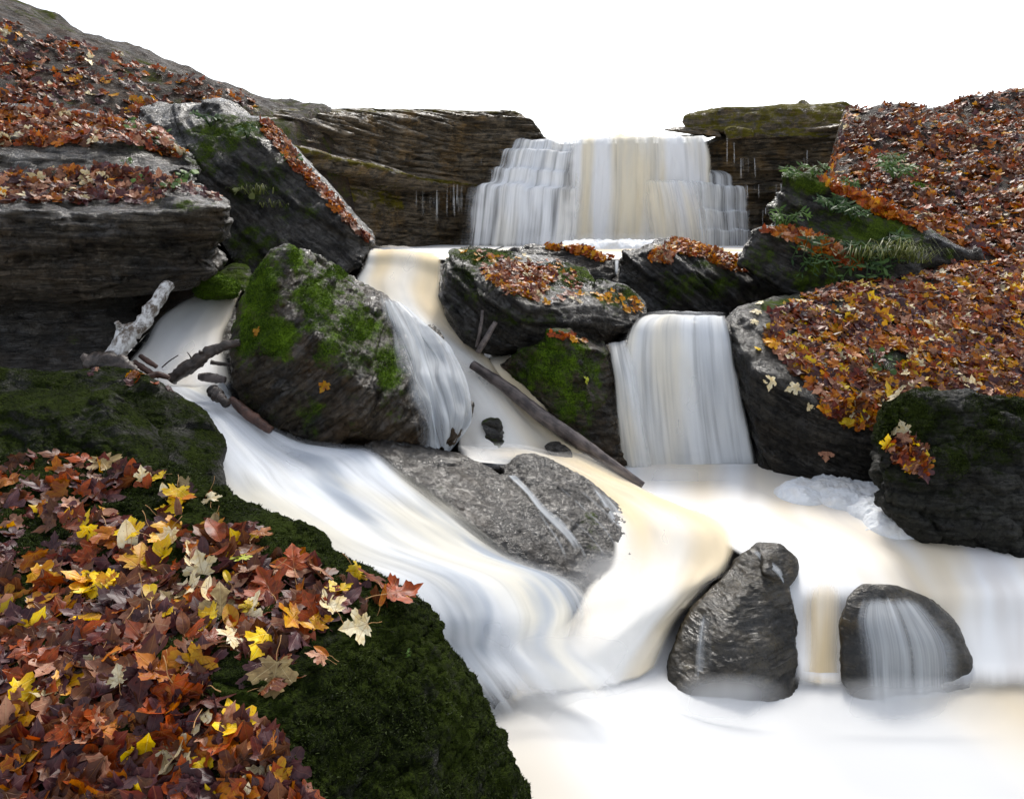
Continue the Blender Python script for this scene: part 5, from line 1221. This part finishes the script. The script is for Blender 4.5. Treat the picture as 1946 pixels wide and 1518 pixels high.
SPECIAL = [
    (668, 1198, .115, 2.2, 'cream', 'maple', 'cream maple leaf lying alone on dark moss, lower right of the heap'),
    (622, 1160, .10, .6, 'cream', 'maple', 'small cream maple leaf at the right edge of the heap'),
    (550, 1190, .13, 3.0, 'gold', 'maple', 'broad golden-orange maple leaf above the purple one, right of centre'),
    (545, 1222, .12, 3.2, 'purple', 'maple', 'purple maple leaf tucked under the broad golden-orange leaf'),
    (585, 1158, .12, 1.0, 'rust', 'maple', 'red-orange maple leaf between the golden leaf and the small cream one'),
    (418, 1152, .13, 0.2, 'tan', 'maple', 'pale olive-tan maple leaf, wide open, middle of the heap'),
    (372, 1124, .11, .9, 'cream', 'maple', 'greyish cream maple leaf left of the wide olive-tan one'),
    (325, 1036, .12, 2.6, 'cream', 'maple', 'pale cream maple leaf high on the left of the heap'),
    (388, 1080, .12, .5, 'cream', 'maple', 'folded cream maple leaf with ragged lobes, above centre of the heap'),
    (285, 1142, .17, .35, 'yellow', 'slim', 'long bright yellow folded leaf at the left of the heap'),
    (475, 1160, .065, .2, 'yellow', 'maple', 'small bright yellow leaf right of the olive-tan maple leaf'),
    (665, 1098, .11, 4.4, 'yellow', 'maple', 'bright yellow maple leaf near the stream rim'),
    (462, 1075, .075, .3, 'green', 'maple', 'yellow-green leaf with long stalk in the middle of the heap'),
    (488, 1234, .11, 2.9, 'yellow', 'maple', 'yellow maple leaf beside the pointed dark stone'),
    (445, 1192, .11, .4, 'gold', 'oval', 'golden oval leaf under the olive-tan maple leaf'),
    (355, 1242, .05, 1.2, 'yellow', 'oval', 'tiny yellow oval leaf on the moss at lower left'),
    (755, 1138, .15, 5.2, 'rust', 'maple', 'large red-brown maple leaf hanging over the stream-side tip'),
    (772, 1110, .06, .8, 'orange', 'maple', 'small flame-orange leaf standing on the stream rim'),
    (268, 1075, .14, .2, 'gold', 'maple', 'golden tan maple leaf at the far left of the heap'),
    (260, 1015, .11, .3, 'yellow', 'maple', 'deep yellow maple leaf, upper left of the heap'),
    (500, 1028, .09, 5.9, 'orange', 'maple', 'orange leaf curled on the moss near the knob'),
    (312, 915, .075, 1.3, 'yellow', 'maple', 'yellow leaf standing on the moss at the top of the bank'),
    (315, 940, .08, .4, 'cream', 'oval', 'cream and yellow oval leaf below the standing yellow leaf'),
    (262, 905, .075, .2, 'cream', 'maple', 'small cream maple leaf at the top left of the bank'),
    (405, 958, .085, .2, 'cream', 'maple', 'cream maple leaf near the top rim of the bank'),
    (340, 970, .11, .3, 'pink', 'slim', 'long pinkish folded leaf in the upper part of the bank'),
    (418, 998, .085, .2, 'tan', 'oval', 'greyish oval leaf in the upper part of the bank'),
    (438, 1050, .085, 2.0, 'rust', 'oval', 'bright rust oval leaf standing above centre of the heap'),
    (515, 1125, .15, .5, 'rust', 'maple', 'big rust maple leaf in the centre right of the heap'),
    (560, 1075, .13, .2, 'rust', 'maple', 'broad red-brown maple leaf below the mossy knob'),
    (600, 1100, .10, .1, 'pink', 'maple', 'pinkish maple leaf between the red-brown and bright yellow ones'),
    (478, 1100, .09, 5.8, 'pink', 'maple', 'small pinkish grey leaf in the middle of the heap'),
    (440, 1110, .09, .5, 'yellow', 'slim', 'narrow yellow leaf above the olive-tan maple leaf'),
    (310, 1205, .13, 3.6, 'pink', 'maple', 'pinkish orange maple leaf on moss at lower left'),
    (350, 1195, .09, .3, 'brown', 'oval', 'brown oval leaf right of the pinkish orange one'),
    (525, 1285, .14, 3.0, 'tan', 'maple', 'tan maple leaf with dark veins at the bottom of the heap'),
    (300, 1285, .13, 1.2, 'orange', 'maple', 'orange maple leaf at the bottom left of the heap'),
    (243, 1288, .07, .4, 'cream', 'maple', 'white leaf at the bottom left corner of the bank'),
    (620, 1252, .075, .9, 'orange', 'slim', 'narrow orange leaf upright on the moss face'),
    (595, 1265, .07, 1.5, 'pink', 'maple', 'small tan leaf upright on the moss face'),
    (400, 1248, .13, 3.4, 'brown', 'maple', 'brown maple leaf left of the pointed dark stone'),
    (700, 1112, .12, .4, 'rust', 'maple', 'rust maple leaf right of the bright yellow one near the rim'),
    (735, 1145, .09, 5.9, 'orange', 'slim', 'pale orange leaf edge lying on the stream-side tip'),
]
for k, (x, y, s, a, c, kd, lab) in enumerate(SPECIAL):
    place_leaf(20, x, y, s * 1.15, a + 0.15, c, kd, None, lab, None, .2, .05, True, random.Random(k + 70))

# single leaves elsewhere, the ones one can pick out
ONE = [(5, 386 + 230, 733, .10, 'gold', 'single golden leaf stuck to the brown face of the moss-backed boulder'),
       (5, 489, 631, .09, 'gold', 'single yellow leaf in the moss on the left of the huge boulder'),
       (7, 1112, 722, .10, 'green', 'single pale yellow leaf on the brown boulder beside the log'),
       (13, 1445, 577, .09, 'cream', 'white leaf at the top of the bare rock right of the smaller fall'),
       (13, 1438, 594, .12, 'cream', 'white leaf just below the topmost one on the bare rock right of the smaller fall'),
       (13, 1434, 613, .11, 'cream', 'third white leaf down, nearest the lip of the smaller fall'),
       (13, 1439, 664, .08, 'yellow', 'small yellow leaf on the bare rock right of the smaller fall'),
       (13, 1466, 726, .15, 'cream', 'large pale leaf alone on the bare rock beside the smaller fall'),
       (13, 1509, 739, .14, 'cream', 'pale leaf at the lower edge of the leaf carpet beside bare rock'),
       (13, 1570, 757, .10, 'cream', 'white leaf below the leaf carpet on dark rock'),
       (13, 1539, 772, .09, 'cream', 'small pale leaf, lower left of the leaf carpet'),
       (13, 1570, 862, .13, 'pink', 'single brown leaf stuck to the dark rock face above the foam'),
       (14, 1706, 752, .16, 'cream', 'large pale leaf on top of the pitted rock at the right edge'),
       (14, 1695, 820, .13, 'cream', 'pale pink leaf on the pitted rock at the right edge'),
       (14, 1716, 815, .12, 'cream', 'pale leaf beside the pink one on the pitted rock'),
       (14, 1684, 842, .12, 'yellow', 'yellow leaf on the left side of the pitted rock'),
       (14, 1705, 848, .12, 'orange', 'orange leaf on the pitted rock, below the pale ones'),
       (14, 1690, 855, .12, 'pink', 'pinkish leaf at the rim of the pitted rock'),
       (14, 1716, 862, .12, 'rust', 'red-brown leaf on the pitted rock'),
       (10, 695, 837, .08, 'orange', 'orange leaf at the top corner of the grey stream-worn hump')]
for k, (sd_, x, y, s, c, lab) in enumerate(ONE):
    place_leaf(sd_, x, y, s, random.Random(k).uniform(0, 6), c, 'maple', None, lab, None, .2, .015, False, random.Random(k + 300))

# larger leaves of the carpet on the right bank, each its own thing
CARPET = [(1465, 598), (1480, 585), (1540, 560), (1620, 530), (1721, 505), (2000, 470), (2000, 780), (1830, 770), (1690, 770), (1660, 812), (1600, 798), (1555, 770), (1545, 740), (1500, 700), (1462, 655), (1456, 620)]
r = random.Random(44); made = 0
while made < 8:
    x, y = r.uniform(1456, 1760), r.uniform(560, 812)
    if not inside(x, y, CARPET): continue
    c = r.choices(['cream', 'gold', 'yellow', 'pink', 'orange'], [5, 4, 3, 3, 3])[0]
    tier = 'near the top' if y < 640 else ('in the middle' if y < 720 else 'near the lower edge')
    if place_leaf(13, x, y, r.uniform(.12, .17), r.uniform(0, 6.28), c, 'maple', None, f'{NAMES[c]} maple leaf {tier} of the leaf carpet on the right bank', f'{NAMES[c]} leaves {tier} of the right leaf carpet', .35, .05, False, r): made += 1

# ---- the litter nobody could count: one object
LV, LF, LU, LMI = [], [], [], []
CN = list(LM)
off = [0]
SIMPLE = [leaf_geo(MAPLE[::2] + ([MAPLE[-1]] if len(MAPLE) % 2 == 0 else []), 80 + k, [.3, -.3, .5][k], [.2, .3, -.2][k], .2) for k in range(3)]
def litter(seed, n, poly, cols, size, tilt, up, sd_, dens=None):
    r = random.Random(sd_); made = tries = 0
    xs = [p[0] for p in poly]; ys = [p[1] for p in poly]
    while made < n and tries < n * 12:
        tries += 1
        x, y = r.uniform(min(xs), max(xs)), r.uniform(min(ys), max(ys))
        if not inside(x, y, poly) or (dens and r.random() > dens(x, y)): continue
        h = hit(seed, x, y)
        if h is None: continue
        loc, nrm = h
        V, F, uv = SIMPLE[r.randrange(3)]
        M = np.array(frame_on(nrm, r.uniform(0, 6.28), tilt, r)) * r.uniform(*size)
        W = V @ M.T + np.array(loc + nrm * r.uniform(*up))
        LV.append(W); LU.append(uv)
        LF.extend([tuple(i + off[0] for i in f) for f in F])
        c = r.choices([a for a, _ in cols], [b for _, b in cols])[0]
        LMI.extend([CN.index(c)] * len(F)); off[0] += len(V); made += 1
MIXB = [('rust', 5), ('brown', 3.5), ('purple', 3.5), ('maroon', 1.5), ('orange', 4), ('pink', 5), ('gold', 3.2), ('yellow', 1.2), ('cream', 1.4)]
def dz(*gaps):
    return lambda x, y: 1 - min(1, max(0, max(1 - math.hypot((x - a) / c, (y - b) / d) for a, b, c, d in gaps)) * 2)
litter(20, 420, BANK_EDGE, [('purple', 5), ('maroon', 4), ('brown', 5), ('rust', 2)], (.10, .15), .35, (.001, .010), 20, density)
litter(20, 260, [(-60, 870), (190, 870), (190, 1345), (440, 1345), (520, 1400), (600, 1560), (-60, 1560)], [('rust', 5), ('brown', 4), ('purple', 3), ('orange', 3), ('gold', 2), ('yellow', 1), ('pink', 2), ('cream', 1)], (.09, .14), .3, (.012, .03), 23)
litter(102, 1100, [(-60, 20), (480, 180), (500, 260), (380, 260), (200, 360), (-60, 360)], [('orange', 2), ('rust', 4), ('brown', 7), ('gold', 1), ('pink', 3), ('cream', .6), ('purple', 4)], (.10, .17), .5, (.004, .05), 24, lambda x, y: .55 + .45 * math.sin(x * .04 + y * .03) * math.sin(y * .05 - x * .02))
litter(18, 14, [(150, 700), (260, 700), (330, 745), (200, 740)], MIXB, (.06, .09), .3, (.004, .01), 21)
litter(13, 2900, CARPET, MIXB, (.07, .19), .32, (.004, .035), 1, dz((1690, 690, 40, 30), (1500, 632, 22, 14), (1545, 752, 30, 12), (1590, 580, 26, 12)))
litter(6, 260, [(915, 520), (960, 500), (1010, 505), (1060, 515), (1040, 545), (1020, 572), (985, 560), (950, 548)], [('rust', 4), ('maroon', 3), ('brown', 4), ('orange', 3), ('gold', 1), ('pink', 2), ('cream', .6)], (.09, .14), .4, (.004, .03), 2)
litter(6, 110, [(870, 470), (960, 480), (1060, 495), (1130, 535), (1130, 575), (1030, 575), (960, 545), (900, 510)], [('gold', 2), ('rust', 2), ('pink', 2), ('cream', 2), ('maroon', 2)], (.07, .12), .3, (.004, .02), 3)
litter(6, 25, [(1120, 560), (1180, 545), (1228, 585), (1190, 600)], [('gold', 2), ('cream', 1), ('orange', 1)], (.07, .11), .3, (.004, .02), 4)
litter(16, 330, [(1275, 456), (1315, 456), (1415, 492), (1425, 512), (1400, 515), (1330, 488), (1285, 480), (1262, 470)], [('orange', 6), ('rust', 4), ('gold', 4), ('brown', 3), ('cream', .5)], (.09, .15), .3, (.002, .02), 5)
litter(16, 60, [(1240, 470), (1280, 480), (1270, 500), (1236, 492)], [('pink', 3), ('orange', 2), ('rust', 2), ('cream', 1)], (.09, .14), .4, (.004, .04), 6)
litter(17, 90, [(1025, 462), (1090, 464), (1160, 486), (1160, 500), (1090, 480), (1040, 472)], [('orange', 4), ('gold', 2), ('rust', 3)], (.09, .14), .5, (.004, .05), 7)
litter(1, 400, [(-60, 335), (224, 315), (345, 345), (430, 372), (415, 380), (330, 366), (290, 390), (224, 384), (-60, 388)], [('maroon', 3), ('pink', 4), ('purple', 4), ('brown', 3), ('orange', 1), ('gold', .6), ('cream', .8)], (.09, .15), .4, (.004, .04), 8, dz((345, 400, 60, 14),))
litter(1, 480, [(-60, 195), (224, 225), (290, 240), (360, 285), (335, 300), (290, 290), (235, 270), (224, 270), (-60, 280)], [('rust', 4), ('pink', 3), ('orange', 3), ('brown', 3), ('maroon', 2), ('cream', 1)], (.10, .16), .4, (.004, .04), 9)
litter(2, 330, [(492, 226), (530, 240), (565, 300), (620, 355), (672, 420), (705, 455), (690, 458), (640, 402), (560, 322), (500, 250)], [('rust', 5), ('orange', 4), ('brown', 4), ('pink', 2), ('maroon', 2)], (.08, .13), .4, (.004, .03), 10)
litter(15, 130, [(1440, 435), (1500, 432), (1560, 450), (1620, 480), (1640, 510), (1560, 490), (1500, 455)], [('orange', 4), ('rust', 3), ('pink', 2), ('cream', .6)], (.10, .15), .5, (.01, .05), 11)
litter(15, 130, [(1545, 335), (1620, 362), (1700, 400), (1760, 440), (1690, 415), (1610, 378)], [('orange', 4), ('rust', 4), ('gold', 1)], (.11, .17), .5, (.01, .05), 12)
litter(101, 2500, [(1570, 195), (1720, 180), (1990, 20), (1990, 520), (1760, 450), (1690, 410), (1620, 370), (1540, 335), (1590, 280)], [('orange', 3), ('rust', 5), ('brown', 9), ('purple', 3), ('gold', 1), ('pink', 2), ('cream', .4)], (.11, .19), .5, (.004, .05), 13, lambda x, y: .55 + .45 * math.sin(x * .05 + y * .03) * math.sin(y * .06 - x * .02))
litter(7, 18, [(1040, 632), (1075, 632), (1150, 660), (1060, 640)], [('orange', 3), ('gold', 2), ('rust', 2)], (.07, .10), .4, (.004, .02), 14)
litter(14, 60, [(1680, 840), (1721, 830), (1760, 850), (1760, 900), (1700, 880)], MIXB, (.10, .14), .5, (.004, .04), 15)
o = np_mesh('leaf_litter', np.vstack(LV), LF, [LM[c] for c in CN], uv=np.vstack(LU))
o.data.polygons.foreach_set('material_index', np.array(LMI, dtype=np.int32))
tag(o, kind='stuff')

# ================================================================== MOSS TUFTS, PLANTS, GRASS
M_MOSS = plain_leafy('moss_tips', (0.006, 0.010, 0.002), (0.042, 0.062, 0.007), 0.8, 0.2)
M_BMOSS = plain_leafy('bright_moss_tips', (0.018, 0.04, 0.003), (0.09, 0.16, 0.010), 0.8, 0.25)
M_HERB = plain_leafy('herb_leaf', (0.035, 0.085, 0.015), (0.13, 0.23, 0.04))
M_DARKHERB = plain_leafy('dark_herb_leaf', (0.02, 0.05, 0.015), (0.09, 0.17, 0.04))
M_GRASS = plain_leafy('grass_blade', (0.05, 0.07, 0.012), (0.22, 0.24, 0.07))

def moss_tufts(seed, n, mat, size, thr, sd_):
    """short moss shoots on the mossy part of a rock: a part of that rock"""
    ob, bv, V, T, mv = ROCKS[seed]
    g = np.random.default_rng(sd_)
    A = V[T[:, 0]]; B = V[T[:, 1]]; Cc = V[T[:, 2]]
    ar = np.linalg.norm(np.cross(B - A, Cc - A), axis=1) / 2
    cen = (A + B + Cc) / 3
    nr = np.cross(B - A, Cc - A); nr /= np.maximum(np.linalg.norm(nr, axis=1, keepdims=True), 1e-12)
    view = np.array(CAM) - cen
    w = ar * (mv[T[:, 0]] > thr) * ((nr * view).sum(1) > -0.15 * np.linalg.norm(view, axis=1))
    pat = fbm(cen * 5.0, 3, sd_)
    w = w * np.clip(pat * 3 + 0.7, 0, 1)
    if w.sum() <= 0: return
    i = g.choice(len(T), n, p=w / w.sum())
    u = g.random((n, 1)); v = g.random((n, 1)); fl = (u + v) > 1
    u = np.where(fl, 1 - u, u); v = np.where(fl, 1 - v, v)
    p = A[i] + (B[i] - A[i]) * u + (Cc[i] - A[i]) * v
    nn = nr[i] + g.normal(0, .55, (n, 3)); nn[:, 2] += 0.25
    nn /= np.linalg.norm(nn, axis=1, keepdims=True)
    sd = np.cross(nn, g.normal(0, 1, (n, 3))); sd /= np.linalg.norm(sd, axis=1, keepdims=True)
    h = size * g.uniform(.5, 1.4, (n, 1)); wd_ = h * 0.30
    Q = np.stack([p - sd * wd_ - nn * h * .2, p + sd * wd_ - nn * h * .2, p + nn * h + sd * wd_ * g.normal(0, 1, (n, 1))], 1).reshape(-1, 3)
    F = np.arange(3 * n, dtype=np.int32).reshape(n, 3)
    o = np_mesh('moss', Q - np.array(ob.location), F, mat, smooth=False)
    o.parent = ob
    o['kind'] = 'stuff'
moss_tufts(20, 130000, M_MOSS, .013, .45, 1)
moss_tufts(21, 14000, M_MOSS, .009, .3, 2)
moss_tufts(22, 5000, M_MOSS, .007, .3, 3)
moss_tufts(14, 12000, M_MOSS, .014, .45, 4)
moss_tufts(5, 14000, M_BMOSS, .016, .62, 5)
moss_tufts(3, 5000, M_BMOSS, .018, .4, 6)
moss_tufts(18, 12000, M_MOSS, .009, .6, 7)
moss_tufts(7, 9000, M_MOSS, .014, .45, 8)
moss_tufts(6, 9000, M_MOSS, .016, .45, 9)
moss_tufts(28, 3000, M_BMOSS, .03, .4, 11); moss_tufts(27, 3000, M_BMOSS, .03, .4, 12)

def plant(name, label, seed, x, y, size, n, mat, group=None, kind='round', droop=0.3, sd_=1, cat='plant'):
    """a small rooted plant: stems (parts) carrying leaves (one part)"""
    h = hit(seed, x, y)
    if h is None: return
    loc, nrm = h
    r = random.Random(sd_)
    root = bpy.data.objects.new(name, None); COL.objects.link(root); root.location = loc
    root.empty_display_size = 0.05
    tag(root, label, cat, group)
    SV, SF, so_ = [], [], 0
    V, F = [], []
    for i in range(n):
        a = r.uniform(0, 6.28); ln = size * r.uniform(.5, 1.1)
        d = Vector((math.cos(a) * .8, math.sin(a) * .8 - .35, .9 if kind != 'hang' else -.5)).normalized()
        p0 = Vector((0, 0, -.01)); p1 = d * ln * .6 + nrm * .03; p2 = d * ln + Vector((0, 0, -droop * ln))
        tv, tf, _ = tube_arrays([p0, p1, p2], [size * .02, size * .016, size * .01], 5, 0, 1, 7)
        SV.append(tv); SF.extend([tuple(q + so_ for q in f) for f in tf]); so_ += len(tv)
        spots = [(p2, 1.0)] if kind == 'round' else [(p0.lerp(p1, .7), .7), (p1, .9), (p1.lerp(p2, .5), .8), (p2, .6)]
        for c, sc in spots:
            for side in ((0,) if kind == 'round' else (-1, 1)):
                lr = size * (.34 if kind == 'round' else .22) * sc * r.uniform(.7, 1.2)
                nz = (Vector((r.uniform(-.5, .5), r.uniform(-1.0, -.1), r.uniform(.4, 1)))).normalized()
                ax_ = Vector((math.cos(a + side * 1.2), math.sin(a + side * 1.2), r.uniform(-.3, .2)))
                ax_ = (ax_ - nz * ax_.dot(nz)).normalized(); bx_ = nz.cross(ax_)
                b0 = len(V)
                shp = [(0, 0), (.25, .42), (.65, .52), (1.0, .28), (1.15, 0), (1.0, -.28), (.65, -.52), (.25, -.42)] if kind == 'round' else [(0, 0), (.35, .22), (.75, .2), (1.15, 0), (.75, -.2), (.35, -.22)]
                for q, (s_, t_) in enumerate(shp):
                    V.append(c + ax_ * (s_ * lr * (1.0 if kind == 'round' else 1.5)) + bx_ * (t_ * lr) + nz * (abs(t_) * .25 * lr))
                F.append(tuple(range(b0, b0 + len(shp))))
    np_mesh('leaves', [tuple(v) for v in V], F, mat, parent=root, smooth=False)
    np_mesh('stems', np.vstack(SV), SF, mat, parent=root)
GP = 'green plants on the leaf-littered boulder'
for k, (x, y, s, n, lab) in enumerate([(304, 266, .17, 3, 'pair of round bright green leaves above the leaf-littered boulder'), (272, 350, .14, 5, 'small green plant at the left among the boulder leaf litter'),
     (330, 360, .16, 9, 'low green plant in the middle of the boulder leaf litter'), (352, 352, .22, 6, 'big-leaved green plant near the right end of the boulder ledge'), (360, 340, .14, 5, 'small green plant just behind the big-leaved one'),
     (262, 250, .17, 6, 'green plant in the litter of the upper boulder step'), (240, 240, .16, 5, 'pale green plant at the top left of the upper boulder step'), (238, 320, .14, 5, 'small green plant on the left end of the lower boulder step')]):
    plant('green_plant', lab, 1, x, y, s, n, M_HERB, None, 'round', .3, k + 1)
for k, (x, y, s, n, kd, lab) in enumerate([(1500, 340, .35, 8, 'sprig', 'bright plant on the peak of the fern-hung boulder'), (1545, 335, .28, 8, 'sprig', 'bright green sprig on the crest of the fern-hung boulder'), (1610, 362, .28, 7, 'sprig', 'green sprig farther down the crest of the fern-hung boulder'),
     (1490, 432, .40, 9, 'sprig', 'pale fern at the left of the rock shelf on the fern-hung boulder'), (1540, 445, .45, 12, 'hang', 'leafy fern hanging in the middle of the boulder shelf'), (1580, 405, .4, 12, 'sprig', 'upright ferny clump high on the boulder face'),
     (1620, 420, .4, 10, 'sprig', 'reddish-edged ferny clump right of the high one'), (1600, 455, .45, 12, 'hang', 'dark fern hanging below the high clump'), (1650, 460, .5, 14, 'hang', 'broad dark fern at the right of the boulder face'), (1690, 440, .45, 12, 'hang', 'dark fern at the far right of the boulder face'),
     (1560, 478, .4, 10, 'hang', 'small fern drooping over the lower slab'), (1640, 490, .45, 12, 'hang', 'low fern above the grass on the boulder')]):
    plant('fern', lab, 15, x, y, s, n, M_HERB if kd == 'sprig' and k < 4 else M_DARKHERB, None, kd, .35, k + 30, 'fern')
for k, (x, y, s, lab) in enumerate([(1700, 345, .5, 'sunlit bright green bush on the leafy hillside'), (1690, 318, .35, 'small green bush higher on the leafy hillside')]):
    plant('green_bush', lab, 101, x, y, s, 14, M_HERB, None, 'sprig', .2, k + 60, 'bush')
for k, (x, y, s, sd_, m, lab) in enumerate([(1662, 690, .20, 13, M_DARKHERB, 'upper dark green plant poking through the right leaf carpet'), (1680, 705, .18, 13, M_DARKHERB, 'lower dark green plant poking through the right leaf carpet'),
     (768, 1246, .035, 20, M_HERB, 'tiny three-leaved seedling on the dark moss face'), (400, 240, .35, 2, M_DARKHERB, 'dark plant on the top corner of the leaning slab'), (470, 262, .3, 2, M_DARKHERB, 'plant by the ridge of the leaning slab'), (560, 310, .2, 2, M_DARKHERB, 'small plant at the leafy edge of the leaning slab'), (478, 375, .25, 2, M_GRASS, 'yellowing plant in a crack of the leaning slab')]):
    plant('green_plant', lab, sd_, x, y, s, 6, m, None, 'round' if s < .3 else 'sprig', .3, k + 80)

def grass(label, seed, x, y, n, ln, spread, sd_):
    h = hit(seed, x, y)
    if h is None: return
    loc, nrm = h
    r = random.Random(sd_); V = []; F = []
    for i in range(n):
        b = Vector((r.gauss(0, spread), r.gauss(0, spread * .5), 0)); a = r.uniform(0, 6.28); L = ln * r.uniform(.5, 1.1); w = .006
        d = Vector((math.cos(a) * .6, math.sin(a) * .5 - .35, .8)); s = d.cross(Vector((0, 0, 1))).normalized() * w
        q = [b, b + d * L * .45, b + d * L * .75 + Vector((0, 0, -.18 * L)), b + d * L + Vector((0, 0, -.62 * L))]
        k = len(V)
        for j, c in enumerate(q):
            f = [1, .9, .6, .1][j]; V += [c - s * f, c + s * f]
        for j in range(3):
            F.append((k + 2 * j, k + 2 * j + 1, k + 2 * j + 3, k + 2 * j + 2))
    o = np_mesh('grass_tuft', [tuple(v) for v in V], F, M_GRASS, origin=None)
    o.location = loc
    tag(o, label, 'grass')
for k, (x, y, n, ln, sp, lab) in enumerate([(1640, 500, 70, .55, .10, 'drooping grass tuft under the fern-hung boulder, left one'), (1690, 490, 70, .6, .12, 'drooping grass tuft under the fern-hung boulder, middle one'), (1730, 500, 60, .5, .12, 'drooping grass tuft under the fern-hung boulder, at its right end')]):
    grass(lab, 15, x, y, n, ln, sp, k + 5)
for k, (x, y, n, ln, lab) in enumerate([(485, 370, 40, .3, 'dry grass tuft in the upper crack of the leaning slab'), (520, 395, 30, .25, 'dry grass tuft low on the face of the leaning slab')]):
    grass(lab, 2, x, y, n, ln, .12, k + 15)
